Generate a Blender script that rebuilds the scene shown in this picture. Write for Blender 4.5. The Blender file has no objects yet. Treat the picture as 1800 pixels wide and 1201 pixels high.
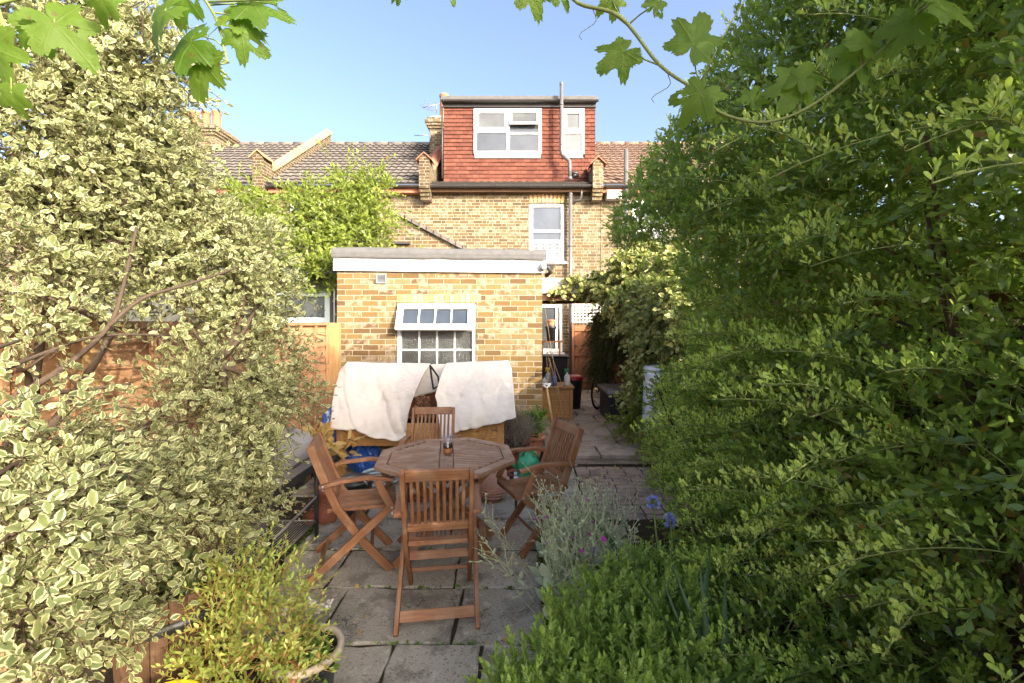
import bpy, math, random
import numpy as np
from mathutils import Vector, Matrix, Euler
random.seed(7)
C = bpy.context.scene.collection
SC = bpy.context.scene
R = math.radians
V = Vector

# ---------------------------------------------------------------- camera, sky, sun, exposure
CAMZ = 1.7
cam_d = bpy.data.cameras.new("camera")
cam = bpy.data.objects.new("camera", cam_d); C.objects.link(cam)
cam.location = (0, 0, CAMZ); cam.rotation_euler = (R(90), 0, 0)
cam_d.sensor_width = 36; cam_d.lens = 16.0
cam_d.shift_x = -15/1800; cam_d.shift_y = -30.5/1800
cam_d.clip_start = 0.02; cam_d.clip_end = 3000
SC.camera = cam

SUN_DIR = V((-0.9, 1.0, -0.54)).normalized()          # the way the light travels
SUN_EL = math.asin(-SUN_DIR.z); SUN_AZ = math.atan2(-SUN_DIR.x, -SUN_DIR.y)
w = bpy.data.worlds.new("World"); SC.world = w; w.use_nodes = True
nt = w.node_tree
sky = nt.nodes.new("ShaderNodeTexSky"); sky.sky_type = 'NISHITA'; sky.sun_disc = False
sky.sun_elevation = SUN_EL; sky.sun_rotation = SUN_AZ
sky.altitude = 50; sky.air_density = 0.55; sky.dust_density = 6.0; sky.ozone_density = 1.2
nt.links.new(sky.outputs[0], nt.nodes["Background"].inputs[0])
nt.nodes["Background"].inputs[1].default_value = 0.15
sd = bpy.data.lights.new("sun", 'SUN'); sd.energy = 2.0; sd.angle = R(0.5); sd.color = (1, 0.92, 0.78)
so = bpy.data.objects.new("sun", sd); C.objects.link(so); so.location = (6, -6, 9)
so.rotation_euler = SUN_DIR.to_track_quat('-Z', 'Y').to_euler()
SC.view_settings.view_transform = 'Standard'; SC.view_settings.look = 'None'
SC.view_settings.exposure = 2.2; SC.view_settings.gamma = 1
SC.render.engine = 'CYCLES'
SC.cycles.max_bounces = 7; SC.cycles.diffuse_bounces = 4; SC.cycles.transparent_max_bounces = 12

def P(px, py, d):                                       # a photo pixel at depth d, in metres
    return V(((px-915)/800*d, d, CAMZ-(py-570)/800*d))

# ---------------------------------------------------------------- objects and tags
OFF = {}
def tag(o, label=None, cat=None, group=None, kind=None):
    if label: o['label'] = label
    if cat: o['category'] = cat
    if group: o['group'] = group
    if kind: o['kind'] = kind
    return o
def thing(name, label, cat, loc, group=None):
    o = bpy.data.objects.new(name, None); o.empty_display_size = .1; C.objects.link(o)
    o.location = loc; OFF[o] = V(loc)
    return tag(o, label, cat, group)
def place_tree(o, parent=None):
    c = o.copy(); C.objects.link(c)
    if parent: c.parent = parent
    for ch in list(o.children): place_tree(ch, c)
    return c

class MB:
    """collects boxes, bars, tubes and sheets, then links them as one mesh object"""
    def __init__(s): s.v = []; s.f = []; s.uv = []; s.c = []; s.sm = []
    def add(s, vs, fs, uvs=None, c=None, smooth=False):
        b = len(s.v); c = random.random() if c is None else c
        s.v += [tuple(p) for p in vs]; s.c += [c]*len(vs)
        for k, f in enumerate(fs):
            s.f.append(tuple(i+b for i in f)); s.sm.append(smooth)
            s.uv.append(uvs[k] if uvs else [(0, 0)]*len(f))
        return s
    def box(s, c, d, M=None, col=None):
        """box of size d centred on c, turned by the 3x3 matrix M"""
        hx, hy, hz = d[0]/2, d[1]/2, d[2]/2
        L = max(range(3), key=lambda k: d[k])
        co = [(x, y, z) for x in (-hx, hx) for y in (-hy, hy) for z in (-hz, hz)]
        fs = [(0, 1, 3, 2), (4, 6, 7, 5), (0, 4, 5, 1), (2, 3, 7, 6), (0, 2, 6, 4), (1, 5, 7, 3)]
        ax = [0, 0, 1, 1, 2, 2]
        ou, ov = random.random()*9, random.random()*9
        uvs = []
        for f, a in zip(fs, ax):
            i, j = [k for k in range(3) if k != a]
            if i == L: i, j = j, i
            uvs.append([(co[q][i]+ou+a*.37, co[q][j]+ov) for q in f])
        c = V(c)
        vs = [c+(M @ V(p) if M else V(p)) for p in co]
        return s.add(vs, fs, uvs, col)
    def span(s, x0, x1, y0, y1, z0, z1, col=None):
        return s.box(((x0+x1)/2, (y0+y1)/2, (z0+z1)/2), (x1-x0, y1-y0, z1-z0), None, col)
    def bar(s, p0, p1, w, h, up=(0, 0, 1), col=None):
        """bar from p0 to p1: w across, h along 'up'"""
        p0, p1 = V(p0), V(p1); d = p1-p0; y = d.normalized(); up = V(up)
        if abs(y.dot(up)) > .98: up = V((0, 1, 0)) if abs(y.y) < .9 else V((1, 0, 0))
        x = y.cross(up).normalized(); z = x.cross(y)
        return s.box((p0+p1)/2, (w, d.length, h), Matrix((x, y, z)).transposed(), col)
    def tube(s, pts, rad, n=6, cap=True, col=None):
        pts = [V(p) for p in pts]; m = len(pts)
        rs = rad if isinstance(rad, (list, tuple)) else [rad]*m
        vs = []; fs = []; uvs = []; prev = None; acc = 0; vv = []
        for i, p in enumerate(pts):
            t = (pts[min(i+1, m-1)]-pts[max(i-1, 0)]).normalized()
            if prev is None:
                a = V((0, 0, 1)) if abs(t.z) < .9 else V((1, 0, 0))
                x = t.cross(a).normalized()
            else: x = (prev-t*prev.dot(t)).normalized()
            prev = x; y = t.cross(x)
            if i: acc += (p-pts[i-1]).length
            vv.append(acc)
            for k in range(n):
                an = 2*math.pi*k/n
                vs.append(p+(x*math.cos(an)+y*math.sin(an))*rs[i])
        for i in range(m-1):
            for k in range(n):
                k2 = (k+1) % n
                fs.append((i*n+k, i*n+k2, (i+1)*n+k2, (i+1)*n+k))
                uvs.append([(k*.02, vv[i]), (k*.02+.02, vv[i]), (k*.02+.02, vv[i+1]), (k*.02, vv[i+1])])
        if cap:
            fs.append(tuple(range(n-1, -1, -1))); uvs.append([(0, 0)]*n)
            fs.append(tuple((m-1)*n+k for k in range(n))); uvs.append([(0, 0)]*n)
        return s.add(vs, fs, uvs, col, smooth=n > 4)
    def lathe(s, prof, c, n=24, M=None, close=True, col=None, wob=0):
        """profile of (radius, height) turned about z through c"""
        c = V(c); vs = []; fs = []; uvs = []
        for r, z in prof:
            for k in range(n):
                an = 2*math.pi*k/n; rr = r*(1+wob*math.sin(an*3+z*9))
                p = V((rr*math.cos(an), rr*math.sin(an), z)); vs.append(c+(M @ p if M else p))
        for i in range(len(prof)-1):
            for k in range(n):
                k2 = (k+1) % n
                fs.append((i*n+k, i*n+k2, (i+1)*n+k2, (i+1)*n+k))
                uvs.append([(k/n, i*.1), ((k+1)/n, i*.1), ((k+1)/n, i*.1+.1), (k/n, i*.1+.1)])
        if close:
            fs.append(tuple(range(n-1, -1, -1))); uvs.append([(0, 0)]*n)
            l = (len(prof)-1)*n
            fs.append(tuple(l+k for k in range(n))); uvs.append([(0, 0)]*n)
        return s.add(vs, fs, uvs, col, smooth=True)
    def grid(s, pts, col=None, smooth=True):
        """sheet through a 2-d list of points"""
        a, b = len(pts), len(pts[0]); vs = [p for r in pts for p in r]; fs = []; uvs = []
        for i in range(a-1):
            for j in range(b-1):
                fs.append((i*b+j, i*b+j+1, (i+1)*b+j+1, (i+1)*b+j))
                uvs.append([(j/b, i/a), ((j+1)/b, i/a), ((j+1)/b, (i+1)/a), (j/b, (i+1)/a)])
        return s.add(vs, fs, uvs, col, smooth)
    def prism(s, poly, y0, y1, col=None):
        """outline in x-z pushed from y0 to y1"""
        n = len(poly)
        vs = [(x, y0, z) for x, z in poly]+[(x, y1, z) for x, z in poly]
        fs = [tuple(range(n)), tuple(range(2*n-1, n-1, -1))]+[(i, i+n, (i+1) % n+n, (i+1) % n) for i in range(n)]
        return s.add(vs, fs, None, col)
    def build(s, name, m, parent=None, bevel=0, origin=None, solid=0, seg=2):
        if parent is not None: off = OFF[parent]
        elif origin is not None: off = V(origin)
        else:
            a = np.array(s.v); lo, hi = a.min(0), a.max(0)
            off = V(((lo[0]+hi[0])/2, (lo[1]+hi[1])/2, lo[2]))
        me = bpy.data.meshes.new(name)
        me.from_pydata([(p[0]-off.x, p[1]-off.y, p[2]-off.z) for p in s.v], [], s.f)
        uvl = me.uv_layers.new(name="UVMap")
        flat = [q for f in s.uv for p in f for q in p]
        uvl.data.foreach_set("uv", flat)
        at = me.attributes.new("rnd", 'FLOAT', 'POINT'); at.data.foreach_set("value", s.c)
        me.polygons.foreach_set("use_smooth", s.sm)
        me.materials.append(m); me.validate()
        o = bpy.data.objects.new(name, me); C.objects.link(o)
        if parent is not None: o.parent = parent
        else: o.location = off
        OFF[o] = V(off)
        if solid:
            md = o.modifiers.new("solid", 'SOLIDIFY'); md.thickness = solid
        if bevel:
            md = o.modifiers.new("bevel", 'BEVEL'); md.width = bevel; md.segments = seg; md.limit_method = 'ANGLE'; md.angle_limit = R(40)
        return o

def wall_mb(x0, x1, z0, z1, y, t, holes=()):
    """wall facing -y with real openings (x0,x1,z0,z1) and their reveals"""
    m = MB()
    xs = sorted({x0, x1, *[h[0] for h in holes], *[h[1] for h in holes]})
    zs = sorted({z0, z1, *[h[2] for h in holes], *[h[3] for h in holes]})
    def solid(xa, xb, za, zb):
        cx, cz = (xa+xb)/2, (za+zb)/2
        return not any(h[0] < cx < h[1] and h[2] < cz < h[3] for h in holes)
    for i in range(len(xs)-1):
        for j in range(len(zs)-1):
            a, b, c, d = xs[i], xs[i+1], zs[j], zs[j+1]
            if solid(a, b, c, d):
                m.add([(a, y, c), (b, y, c), (b, y, d), (a, y, d)], [(0, 1, 2, 3)])
    for h in holes:
        a, b, c, d = h
        m.add([(a, y, c), (a, y+t, c), (a, y+t, d), (a, y, d)], [(0, 1, 2, 3)])
        m.add([(b, y, c), (b, y, d), (b, y+t, d), (b, y+t, c)], [(0, 1, 2, 3)])
        m.add([(a, y, c), (b, y, c), (b, y+t, c), (a, y+t, c)], [(0, 1, 2, 3)])
        m.add([(a, y, d), (a, y+t, d), (b, y+t, d), (b, y, d)], [(0, 1, 2, 3)])
    m.add([(x0, y, z0), (x0, y, z1), (x0, y+t, z1), (x0, y+t, z0)], [(0, 1, 2, 3)])
    m.add([(x1, y, z0), (x1, y+t, z0), (x1, y+t, z1), (x1, y, z1)], [(0, 1, 2, 3)])
    m.add([(x0, y, z1), (x1, y, z1), (x1, y+t, z1), (x0, y+t, z1)], [(0, 1, 2, 3)])
    return m

# ---------------------------------------------------------------- materials
class NT:
    def __init__(s, name):
        s.m = bpy.data.materials.new(name); s.m.use_nodes = True; s.t = s.m.node_tree
        s.t.nodes.clear(); s.out = s.t.nodes.new("ShaderNodeOutputMaterial")
    def n(s, typ, ins=None, **pr):
        nd = s.t.nodes.new("ShaderNode"+typ)
        for k, v in pr.items(): setattr(nd, k, v)
        for k, v in (ins or {}).items(): s.set(nd.inputs[k], v)
        return nd
    def set(s, sock, v):
        if isinstance(v, bpy.types.NodeSocket): s.t.links.new(v, sock)
        elif isinstance(v, (tuple, list)) and len(v) == 3 and sock.type == 'RGBA': sock.default_value = (*v, 1)
        else: sock.default_value = v
    def math(s, op, a, b=0.0, c=0.0):
        nd = s.t.nodes.new("ShaderNodeMath"); nd.operation = op
        s.set(nd.inputs[0], a); s.set(nd.inputs[1], b); s.set(nd.inputs[2], c)
        return nd.outputs[0]
    def mix(s, f, a, b, blend='MIX'):
        nd = s.t.nodes.new("ShaderNodeMix"); nd.data_type = 'RGBA'; nd.blend_type = blend
        s.set(nd.inputs[0], f); s.set(nd.inputs[6], a); s.set(nd.inputs[7], b)
        return nd.outputs[2]
    def ramp(s, f, stops):
        nd = s.t.nodes.new("ShaderNodeValToRGB"); s.set(nd.inputs[0], f); e = nd.color_ramp.elements
        while len(e) < len(stops): e.new(.5)
        for k, (p, c) in enumerate(stops):
            e[k].position = p; e[k].color = (*c, 1) if len(c) == 3 else c
        return nd.outputs[0]
    def step(s, f, a, b):
        nd = s.t.nodes.new("ShaderNodeMapRange"); nd.interpolation_type = 'SMOOTHSTEP'
        s.set(nd.inputs[0], f); s.set(nd.inputs[1], a); s.set(nd.inputs[2], b)
        return nd.outputs[0]
    def noise(s, vec, scale, detail=3, rough=.55, dim='3D'):
        nd = s.n("TexNoise", {"Scale": scale, "Detail": detail, "Roughness": rough}, noise_dimensions=dim)
        if vec is not None: s.t.links.new(vec, nd.inputs["Vector"])
        return nd.outputs["Fac"]
    def obj(s): return s.n("TexCoord").outputs["Object"]
    def pos(s): return s.n("NewGeometry").outputs["Position"]
    def uv(s): return s.n("UVMap").outputs[0]
    def rnd(s): return s.n("Attribute", attribute_name="rnd").outputs["Fac"]
    def scale(s, vec, sc):
        nd = s.n("VectorMath", operation='MULTIPLY'); s.set(nd.inputs[0], vec); nd.inputs[1].default_value = sc
        return nd.outputs[0]
    def bump(s, h, strength=.4, dist=.01):
        return s.n("Bump", {"Height": h, "Strength": strength, "Distance": dist}).outputs[0]
    def fin(s, col, rough=.7, normal=None, spec=.5, **kw):
        b = s.n("BsdfPrincipled", {"Base Color": col, "Roughness": rough, "Specular IOR Level": spec})
        for k, v in kw.items(): s.set(b.inputs[k.replace('_', ' ')], v)
        if normal is not None: s.set(b.inputs["Normal"], normal)
        s.t.links.new(b.outputs[0], s.out.inputs[0]); s.b = b
        return s.m

def plain(name, col, rough=.5, spec=.5, var=.15, sc=30, bump=.1, metal=0):
    n = NT(name); f = n.noise(n.obj(), sc, 4)
    lo = tuple(c*(1-var) for c in col); hi = tuple(min(1, c*(1+var)) for c in col)
    g = n.noise(n.obj(), sc*.12, 3)
    c = n.mix(n.step(g, .3, .7), n.mix(f, lo, hi), tuple(c*(1-var*.6) for c in col))
    return n.fin(c, rough, n.bump(f, bump, .004), spec, Metallic=metal)

def brick(name, tints, mortar, flemish=False, soot=.35, joint=.0055, white=.0):
    n = NT(name); p = n.pos(); sx = n.n("SeparateXYZ", {0: p})
    nz = n.n("TexNoise", {"Scale": 6.0, "Detail": 3}); n.t.links.new(p, nz.inputs["Vector"])
    dx = n.math('MULTIPLY', n.math('SUBTRACT', nz.outputs["Fac"], .5), .012)
    nz2 = n.noise(p, 25, 3)
    u = n.math('ADD', n.math('ADD', sx.outputs[0], sx.outputs[1]), dx)
    zz = n.math('ADD', n.math('ADD', sx.outputs[2], .004), dx)
    wv = n.math('DIVIDE', zz, .075); row = n.math('FLOOR', wv); odd = n.math('MODULO', row, 2.0)
    fw = n.math('FRACT', wv); dw = n.math('MULTIPLY', n.math('MINIMUM', fw, n.math('SUBTRACT', 1.0, fw)), .075)
    jit = n.n("TexWhiteNoise", {"W": row}, noise_dimensions='1D').outputs[0]
    jit = n.math('MULTIPLY', jit, .14)
    if flemish:
        q = n.math('ADD', n.math('ADD', n.math('DIVIDE', u, .3375), n.math('MULTIPLY', odd, .5)), jit)
        fl = n.math('FLOOR', q); fr = n.math('FRACT', q); isH = n.math('GREATER_THAN', fr, .667)
        col = n.math('ADD', n.math('MULTIPLY', fl, 2.0), isH)
        du = n.math('MINIMUM', n.math('MINIMUM', fr, n.math('SUBTRACT', 1.0, fr)), n.math('ABSOLUTE', n.math('SUBTRACT', fr, .667)))
        du = n.math('MULTIPLY', du, .3375)
    else:
        q = n.math('ADD', n.math('ADD', n.math('DIVIDE', u, .225), n.math('MULTIPLY', odd, .5)), jit)
        col = n.math('FLOOR', q); fr = n.math('FRACT', q)
        du = n.math('MULTIPLY', n.math('MINIMUM', fr, n.math('SUBTRACT', 1.0, fr)), .225)
    edge = n.math('ADD', n.math('MINIMUM', du, dw), n.math('MULTIPLY', n.math('SUBTRACT', nz2, .5), .006))
    body = n.step(edge, joint*.6, joint*1.35)
    idv = n.n("CombineXYZ", {0: col, 1: row, 2: 3.7}).outputs[0]
    wn = n.n("TexWhiteNoise", {"Vector": idv}, noise_dimensions='3D')
    base = n.ramp(wn.outputs[0], [((k+.0)/len(tints), t) for k, t in enumerate(tints)])
    base.node.color_ramp.interpolation = 'CONSTANT'
    f1 = n.noise(p, 38, 5, .65); f2 = n.noise(p, 9, 4); f3 = n.noise(p, 1.3, 4)
    c = n.mix(n.math('MULTIPLY', f1, .75), base, tuple(.42*x for x in tints[0]), 'MIX')
    c = n.mix(n.math('MULTIPLY', n.step(f2, .45, .75), soot), c, (.10, .075, .05))
    ww = n.math('MULTIPLY', n.math('GREATER_THAN', n.n("SeparateXYZ", {0: wn.outputs[1]}).outputs[1], .62), n.step(n.noise(p, 14, 4), .4, .62))
    if white: c = n.mix(n.math('MULTIPLY', ww, white), c, (.62, .53, .40))
    mo = n.mix(f1, mortar, tuple(x*.7 for x in mortar))
    c = n.mix(body, mo, c)
    c = n.mix(n.math('MULTIPLY', n.step(f3, .5, .8), .35*soot), c, (.09, .075, .055))
    h = n.math('ADD', n.math('MULTIPLY', body, .7), n.math('MULTIPLY', f1, .4))
    return n.fin(c, .9, n.bump(h, .75, .012), .2)

YEL = [(.44, .255, .105), (.49, .31, .15), (.37, .205, .09), (.52, .37, .21), (.30, .165, .08), (.46, .27, .11), (.25, .13, .075), (.50, .34, .17)]
OLD = [(.42, .275, .135), (.35, .215, .10), (.47, .325, .17), (.29, .18, .095), (.40, .245, .105), (.24, .155, .095), (.50, .36, .21), (.37, .20, .10)]
YEL = [(r*.52, g*.575, b*.50) for r, g, b in YEL]; OLD = [(r*.41, g*.455, b*.43) for r, g, b in OLD]
M = {}
M['brick_ext'] = brick("extension_brick", YEL, (.42, .36, .26), soot=.3, white=.3)
M['brick_house'] = brick("stock_brick", OLD, (.38, .335, .26), flemish=True, soot=.45, white=.25)
M['brick_dark'] = brick("sooted_brick", [tuple(c*.72 for c in t) for t in OLD], (.36, .31, .24), flemish=True, soot=.6)

def rnd_brick(name, lo, hi, dark):
    n = NT(name); f = n.noise(n.obj(), 40, 5); r = n.rnd()
    c = n.mix(r, lo, hi); c = n.mix(n.math('MULTIPLY', n.step(f, .4, .75), .6), c, dark); c = n.mix(n.math('LESS_THAN', r, -.5), c, tuple(x*.7 for x in dark))  # negative tones give the dark colour that paints shadow on tile butts
    return n.fin(c, .85, n.bump(f, .4, .006), .25)
M['soldier'] = rnd_brick("soldier_brick", (.46, .27, .10), (.60, .42, .22), (.30, .17, .08))
M['coping_yellow'] = rnd_brick("yellow_coping", (.34, .20, .095), (.42, .28, .15), (.20, .125, .07))
M['coping_red'] = rnd_brick("red_coping", (.33, .12, .07), (.40, .17, .10), (.17, .08, .06))
M['clay'] = rnd_brick("chimney_clay", (.34, .125, .06), (.40, .18, .09), (.20, .09, .05))
M['tile_red'] = rnd_brick("red_hung_tile", (.105, .034, .022), (.17, .060, .037), (.060, .028, .022))
M['terracotta'] = rnd_brick("terracotta", (.52, .20, .10), (.58, .26, .14), (.36, .18, .11))
M['pink_clay'] = rnd_brick("pink_clay", (.46, .26, .20), (.50, .30, .24), (.36, .24, .19))
M['brown_clay'] = rnd_brick("brown_clay", (.20, .068, .040), (.24, .088, .052), (.11, .045, .03))
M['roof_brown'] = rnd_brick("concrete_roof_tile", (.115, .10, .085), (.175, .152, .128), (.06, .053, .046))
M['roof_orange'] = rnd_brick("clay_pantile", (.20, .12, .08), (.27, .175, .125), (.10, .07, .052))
M['stone_slab'] = None

def slab_mat(name, lo, hi, grime, dirt):
    n = NT(name); p = n.pos(); r = n.rnd()
    f1 = n.noise(p, 45, 6, .7); f2 = n.noise(p, 4, 6, .68); f3 = n.noise(p, 1.4, 4); f4 = n.noise(p, 130, 3)
    c = n.mix(r, lo, hi)
    vo = n.n("TexVoronoi", {"Scale": 2.3, "Randomness": 1.0}, feature='DISTANCE_TO_EDGE'); wv = n.n("VectorMath", operation='ADD')
    nv = n.n("TexNoise", {"Scale": 3.0, "Detail": 4}); n.t.links.new(p, nv.inputs["Vector"])
    n.set(wv.inputs[0], p); n.t.links.new(nv.outputs["Color"], wv.inputs[1]); n.t.links.new(wv.outputs[0], vo.inputs["Vector"])
    crack = n.math('MULTIPLY', n.step(vo.outputs["Distance"], .012, .003), n.step(f3, .5, .56))
    c = n.mix(n.math('MULTIPLY', f1, .7), c, grime)
    c = n.mix(n.math('MULTIPLY', n.step(f2, .47, .64), .72), c, dirt)
    c = n.mix(n.math('MULTIPLY', n.step(f3, .52, .68), .6), c, (.10, .105, .06))
    c = n.mix(n.math('MULTIPLY', n.step(n.noise(p, 11, 5, .7), .56, .66), .55), c, hi)
    c = n.mix(n.math('MULTIPLY', n.step(f4, .60, .68), .5), c, (.55, .52, .46))
    c = n.mix(n.math('MULTIPLY', n.step(n.noise(p, 75, 4, .6), .56, .65), .65), c, tuple(x*.5 for x in dirt))
    c = n.mix(n.math('MULTIPLY', crack, .8), c, tuple(x*.4 for x in dirt))
    h = n.math('ADD', n.math('MULTIPLY', f2, .8), n.math('MULTIPLY', f1, .35))
    return n.fin(c, n.math('ADD', .55, n.math('MULTIPLY', f2, .35)), n.bump(h, .7, .015), .35)
M['slab'] = slab_mat("sandstone_slab", (.355, .325, .262), (.50, .462, .375), (.21, .19, .15), (.105, .094, .073))
M['slab_pale'] = slab_mat("pale_path_slab", (.44, .36, .28), (.56, .47, .375), (.36, .29, .22), (.24, .19, .145))
M['sett'] = slab_mat("brick_sett", (.36, .27, .205), (.46, .355, .275), (.25, .19, .145), (.13, .10, .08))

def soil(name):
    n = NT(name); p = n.pos(); f = n.noise(p, 30, 6, .7); g = n.noise(p, 5, 5)
    c = n.mix(f, (.022, .017, .012), (.085, .062, .042)); c = n.mix(n.step(g, .5, .75), c, (.05, .052, .026))
    return n.fin(c, .95, n.bump(f, .9, .03), .1)
M['soil'] = soil("soil")

def wood(name, a, b, grey, wear=.4, rough=.6, spec=.35, fine=55):
    n = NT(name); u = n.uv(); r = n.rnd()
    off = n.n("CombineXYZ", {0: n.math('MULTIPLY', r, 3.0), 1: n.math('MULTIPLY', r, 7.0), 2: 0.0}).outputs[0]
    uu = n.n("VectorMath", operation='ADD'); n.set(uu.inputs[0], u); n.set(uu.inputs[1], off); uu = uu.outputs[0]
    g1 = n.noise(n.scale(uu, (fine, 2.2, 1)), 1.0, 4, .6); g2 = n.noise(n.scale(uu, (fine*4, 6, 1)), 1.0, 3, .6)
    pt = n.noise(n.obj(), 7, 4)
    c = n.mix(n.step(g1, .3, .7), a, b)
    c = n.mix(n.math('MULTIPLY', r, .45), c, tuple(x*.62 for x in a))
    c = n.mix(n.math('MULTIPLY', n.step(g2, .5, .75), .45), c, tuple(x*.45 for x in a))
    c = n.mix(n.math('MULTIPLY', n.step(pt, .42, .7), wear), c, grey)
    return n.fin(c, rough, n.bump(n.math('ADD', g1, n.math('MULTIPLY', g2, .6)), .45, .003), spec)
M['teak'] = wood("chair_hardwood", (.165, .068, .030), (.29, .130, .055), (.31, .205, .125), .45)
M['teak_grey'] = wood("table_hardwood", (.19, .10, .06), (.28, .165, .105), (.31, .235, .175), .7)
M['pine'] = wood("planter_pine", (.43, .215, .065), (.55, .30, .105), (.36, .20, .09), .4)
M['fence'] = wood("fence_softwood", (.36, .19, .092), (.47, .275, .145), (.27, .15, .08), .45, .85, .15, 30)
M['fence_post'] = wood("fence_post_wood", (.40, .235, .095), (.47, .30, .14), (.28, .17, .085), .3, .8, .2, 30)
M['fence_dark'] = wood("dark_fence_wood", (.15, .062, .03), (.22, .095, .046), (.10, .05, .03), .5, .85, .15, 30)
M['gate'] = wood("gate_wood", (.26, .105, .05), (.35, .155, .075), (.20, .09, .05), .4, .8, .2, 30)
M['gravel_board'] = wood("gravel_board_wood", (.36, .25, .12), (.46, .34, .18), (.17, .15, .08), .5, .9, .1, 30)
M['barrel'] = wood("barrel_oak", (.10, .055, .028), (.16, .09, .045), (.07, .045, .03), .4, .75, .2, 40)
M['cane'] = wood("bamboo", (.22, .145, .075), (.31, .22, .12), (.24, .16, .09), .5, .6, .3, 40)
M['beam'] = wood("dark_beam", (.10, .055, .03), (.14, .08, .045), (.08, .06, .04), .4, .8, .2, 30)
M['bark'] = plain("bark", (.085, .06, .042), .9, .15, .4, 60, .5)
M['twig'] = plain("twig", (.10, .085, .05), .85, .2, .3, 60, .3)
M['green_twig'] = plain("green_twig", (.19, .23, .07), .7, .3, .3, 60, .2)
M['upvc'] = plain("white_upvc", (.80, .80, .78), .35, .5, .03, 12, .03)
M['white_paint'] = plain("white_fascia_paint", (.80, .79, .77), .5, .4, .05, 8, .1)
M['old_paint'] = plain("weathered_white_paint", (.55, .53, .48), .7, .3, .35, 18, .3)
M['black_plastic'] = plain("black_plastic", (.022, .022, .024), .4, .5, .2, 20, .08)
M['rubber'] = plain("black_rubber", (.016, .016, .016), .7, .3, .2, 30, .1)
M['grey_pipe'] = plain("grey_painted_pipe", (.13, .125, .125), .35, .5, .25, 14, .15)
M['gutter'] = plain("dark_gutter", (.05, .045, .043), .45, .5, .3, 14, .1)
M['louvre'] = plain('louvre_grey', (.26, .26, .255), .5, .4, .1, 20, .05)
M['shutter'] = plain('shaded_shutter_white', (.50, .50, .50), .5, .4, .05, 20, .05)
M['lead'] = plain("lead_flashing", (.30, .30, .30), .55, .5, .3, 16, .3)
M['felt'] = plain("roofing_felt", (.125, .122, .118), .95, .2, .3, 90, .8)
M['steel'] = plain("bare_steel", (.36, .34, .32), .4, .5, .25, 30, .1, metal=.8)
M['black_metal'] = plain("black_metal", (.03, .03, .032), .45, .5, .3, 25, .1)
M['grey_lid'] = plain("grey_enamel", (.27, .255, .25), .38, .5, .2, 10, .06)
M['blue_plastic'] = plain("blue_tarp", (.025, .10, .42), .3, .6, .3, 12, .2)
M['green_plastic'] = plain("green_plastic", (.03, .30, .14), .35, .5, .15, 16, .05)
M['red_plastic'] = plain("red_plastic", (.42, .025, .025), .35, .5, .15, 16, .05)
M['yellow_plastic'] = plain("yellow_plastic", (.75, .50, .015), .35, .5, .15, 16, .05)
M['pale_blue'] = plain("pale_blue_hose", (.35, .46, .52), .4, .5, .15, 16, .05)
M['white_plastic'] = plain("white_plastic", (.74, .76, .78), .4, .5, .06, 10, .05)
M['beige_clay'] = plain("beige_clay", (.46, .38, .28), .75, .3, .2, 26, .2)
M['pebble'] = plain("pebbles", (.42, .39, .36), .8, .3, .4, 30, .2)
M['blue_grey'] = plain("pale_green_frame", (.58, .66, .62), .45, .5, .05, 12, .03)
M['render_dark'] = plain("dark_render", (.10, .10, .08), .9, .2, .4, 9, .4)
M['curtain'] = plain("grey_curtain", (.22, .22, .215), .9, .1, .3, 20, .2)

def glass_mat(name, col, rough=.04, ripple=0):
    n = NT(name); f = n.noise(n.obj(), 60, 3)
    g = n.noise(n.obj(), 1.6, 3)
    c = n.mix(n.step(g, .3, .7), col, tuple(x*.6 for x in col))
    return n.fin(c, rough, n.bump(f, ripple, .01) if ripple else None, 1.0)
M['glass'] = glass_mat("window_glass", (.065, .072, .078))
M['glass_grey'] = glass_mat("curtained_glass", (.115, .118, .11))
M['glass_blue'] = glass_mat("sky_glass", (.055, .068, .085))
M['glass_obscure'] = glass_mat("obscure_glass", (.075, .08, .07), .16, .9)

def cloth_mat():
    n = NT("fleece_cover"); p = n.obj()
    w1 = n.n("TexWave", {"Vector": p, "Scale": 60.0, "Distortion": 1.0}, wave_type='BANDS', bands_direction='X').outputs["Fac"]
    w2 = n.n("TexWave", {"Vector": p, "Scale": 60.0, "Distortion": 1.0}, wave_type='BANDS', bands_direction='Z').outputs["Fac"]
    f = n.noise(p, 5, 4); g = n.noise(p, 2.2, 5)
    c = n.mix(f, (.50, .455, .395), (.60, .56, .50)); c = n.mix(n.math('MULTIPLY', n.step(g, .5, .72), .4), c, (.33, .285, .22))
    c = n.mix(n.math('MULTIPLY', n.step(n.noise(p, 4, 5, .6), .58, .75), .35), c, (.30, .255, .20))
    nv = n.n("TexNoise", {"Scale": 2.5, "Detail": 3}); n.t.links.new(p, nv.inputs["Vector"])
    wv = n.n("VectorMath", operation='ADD'); n.set(wv.inputs[0], p); n.t.links.new(nv.outputs["Color"], wv.inputs[1])
    v1 = n.n("TexVoronoi", {"Scale": 1.9}, feature='DISTANCE_TO_EDGE'); n.t.links.new(wv.outputs[0], v1.inputs["Vector"])
    v2 = n.n("TexVoronoi", {"Scale": 9.0}, feature='DISTANCE_TO_EDGE'); n.t.links.new(wv.outputs[0], v2.inputs["Vector"])
    cr = n.math('ADD', n.math('MULTIPLY', v1.outputs["Distance"], 1.3), n.math('MULTIPLY', v2.outputs["Distance"], .12))
    b1 = n.n("Bump", {"Height": cr, "Strength": .38, "Distance": .05}).outputs[0]
    b2 = n.n("Bump", {"Height": n.math('MULTIPLY', n.math('ADD', w1, w2), .5), "Strength": .2, "Distance": .003, "Normal": b1}).outputs[0]
    return n.fin(c, .8, b2, .2)
M['cloth'] = cloth_mat()

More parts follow.
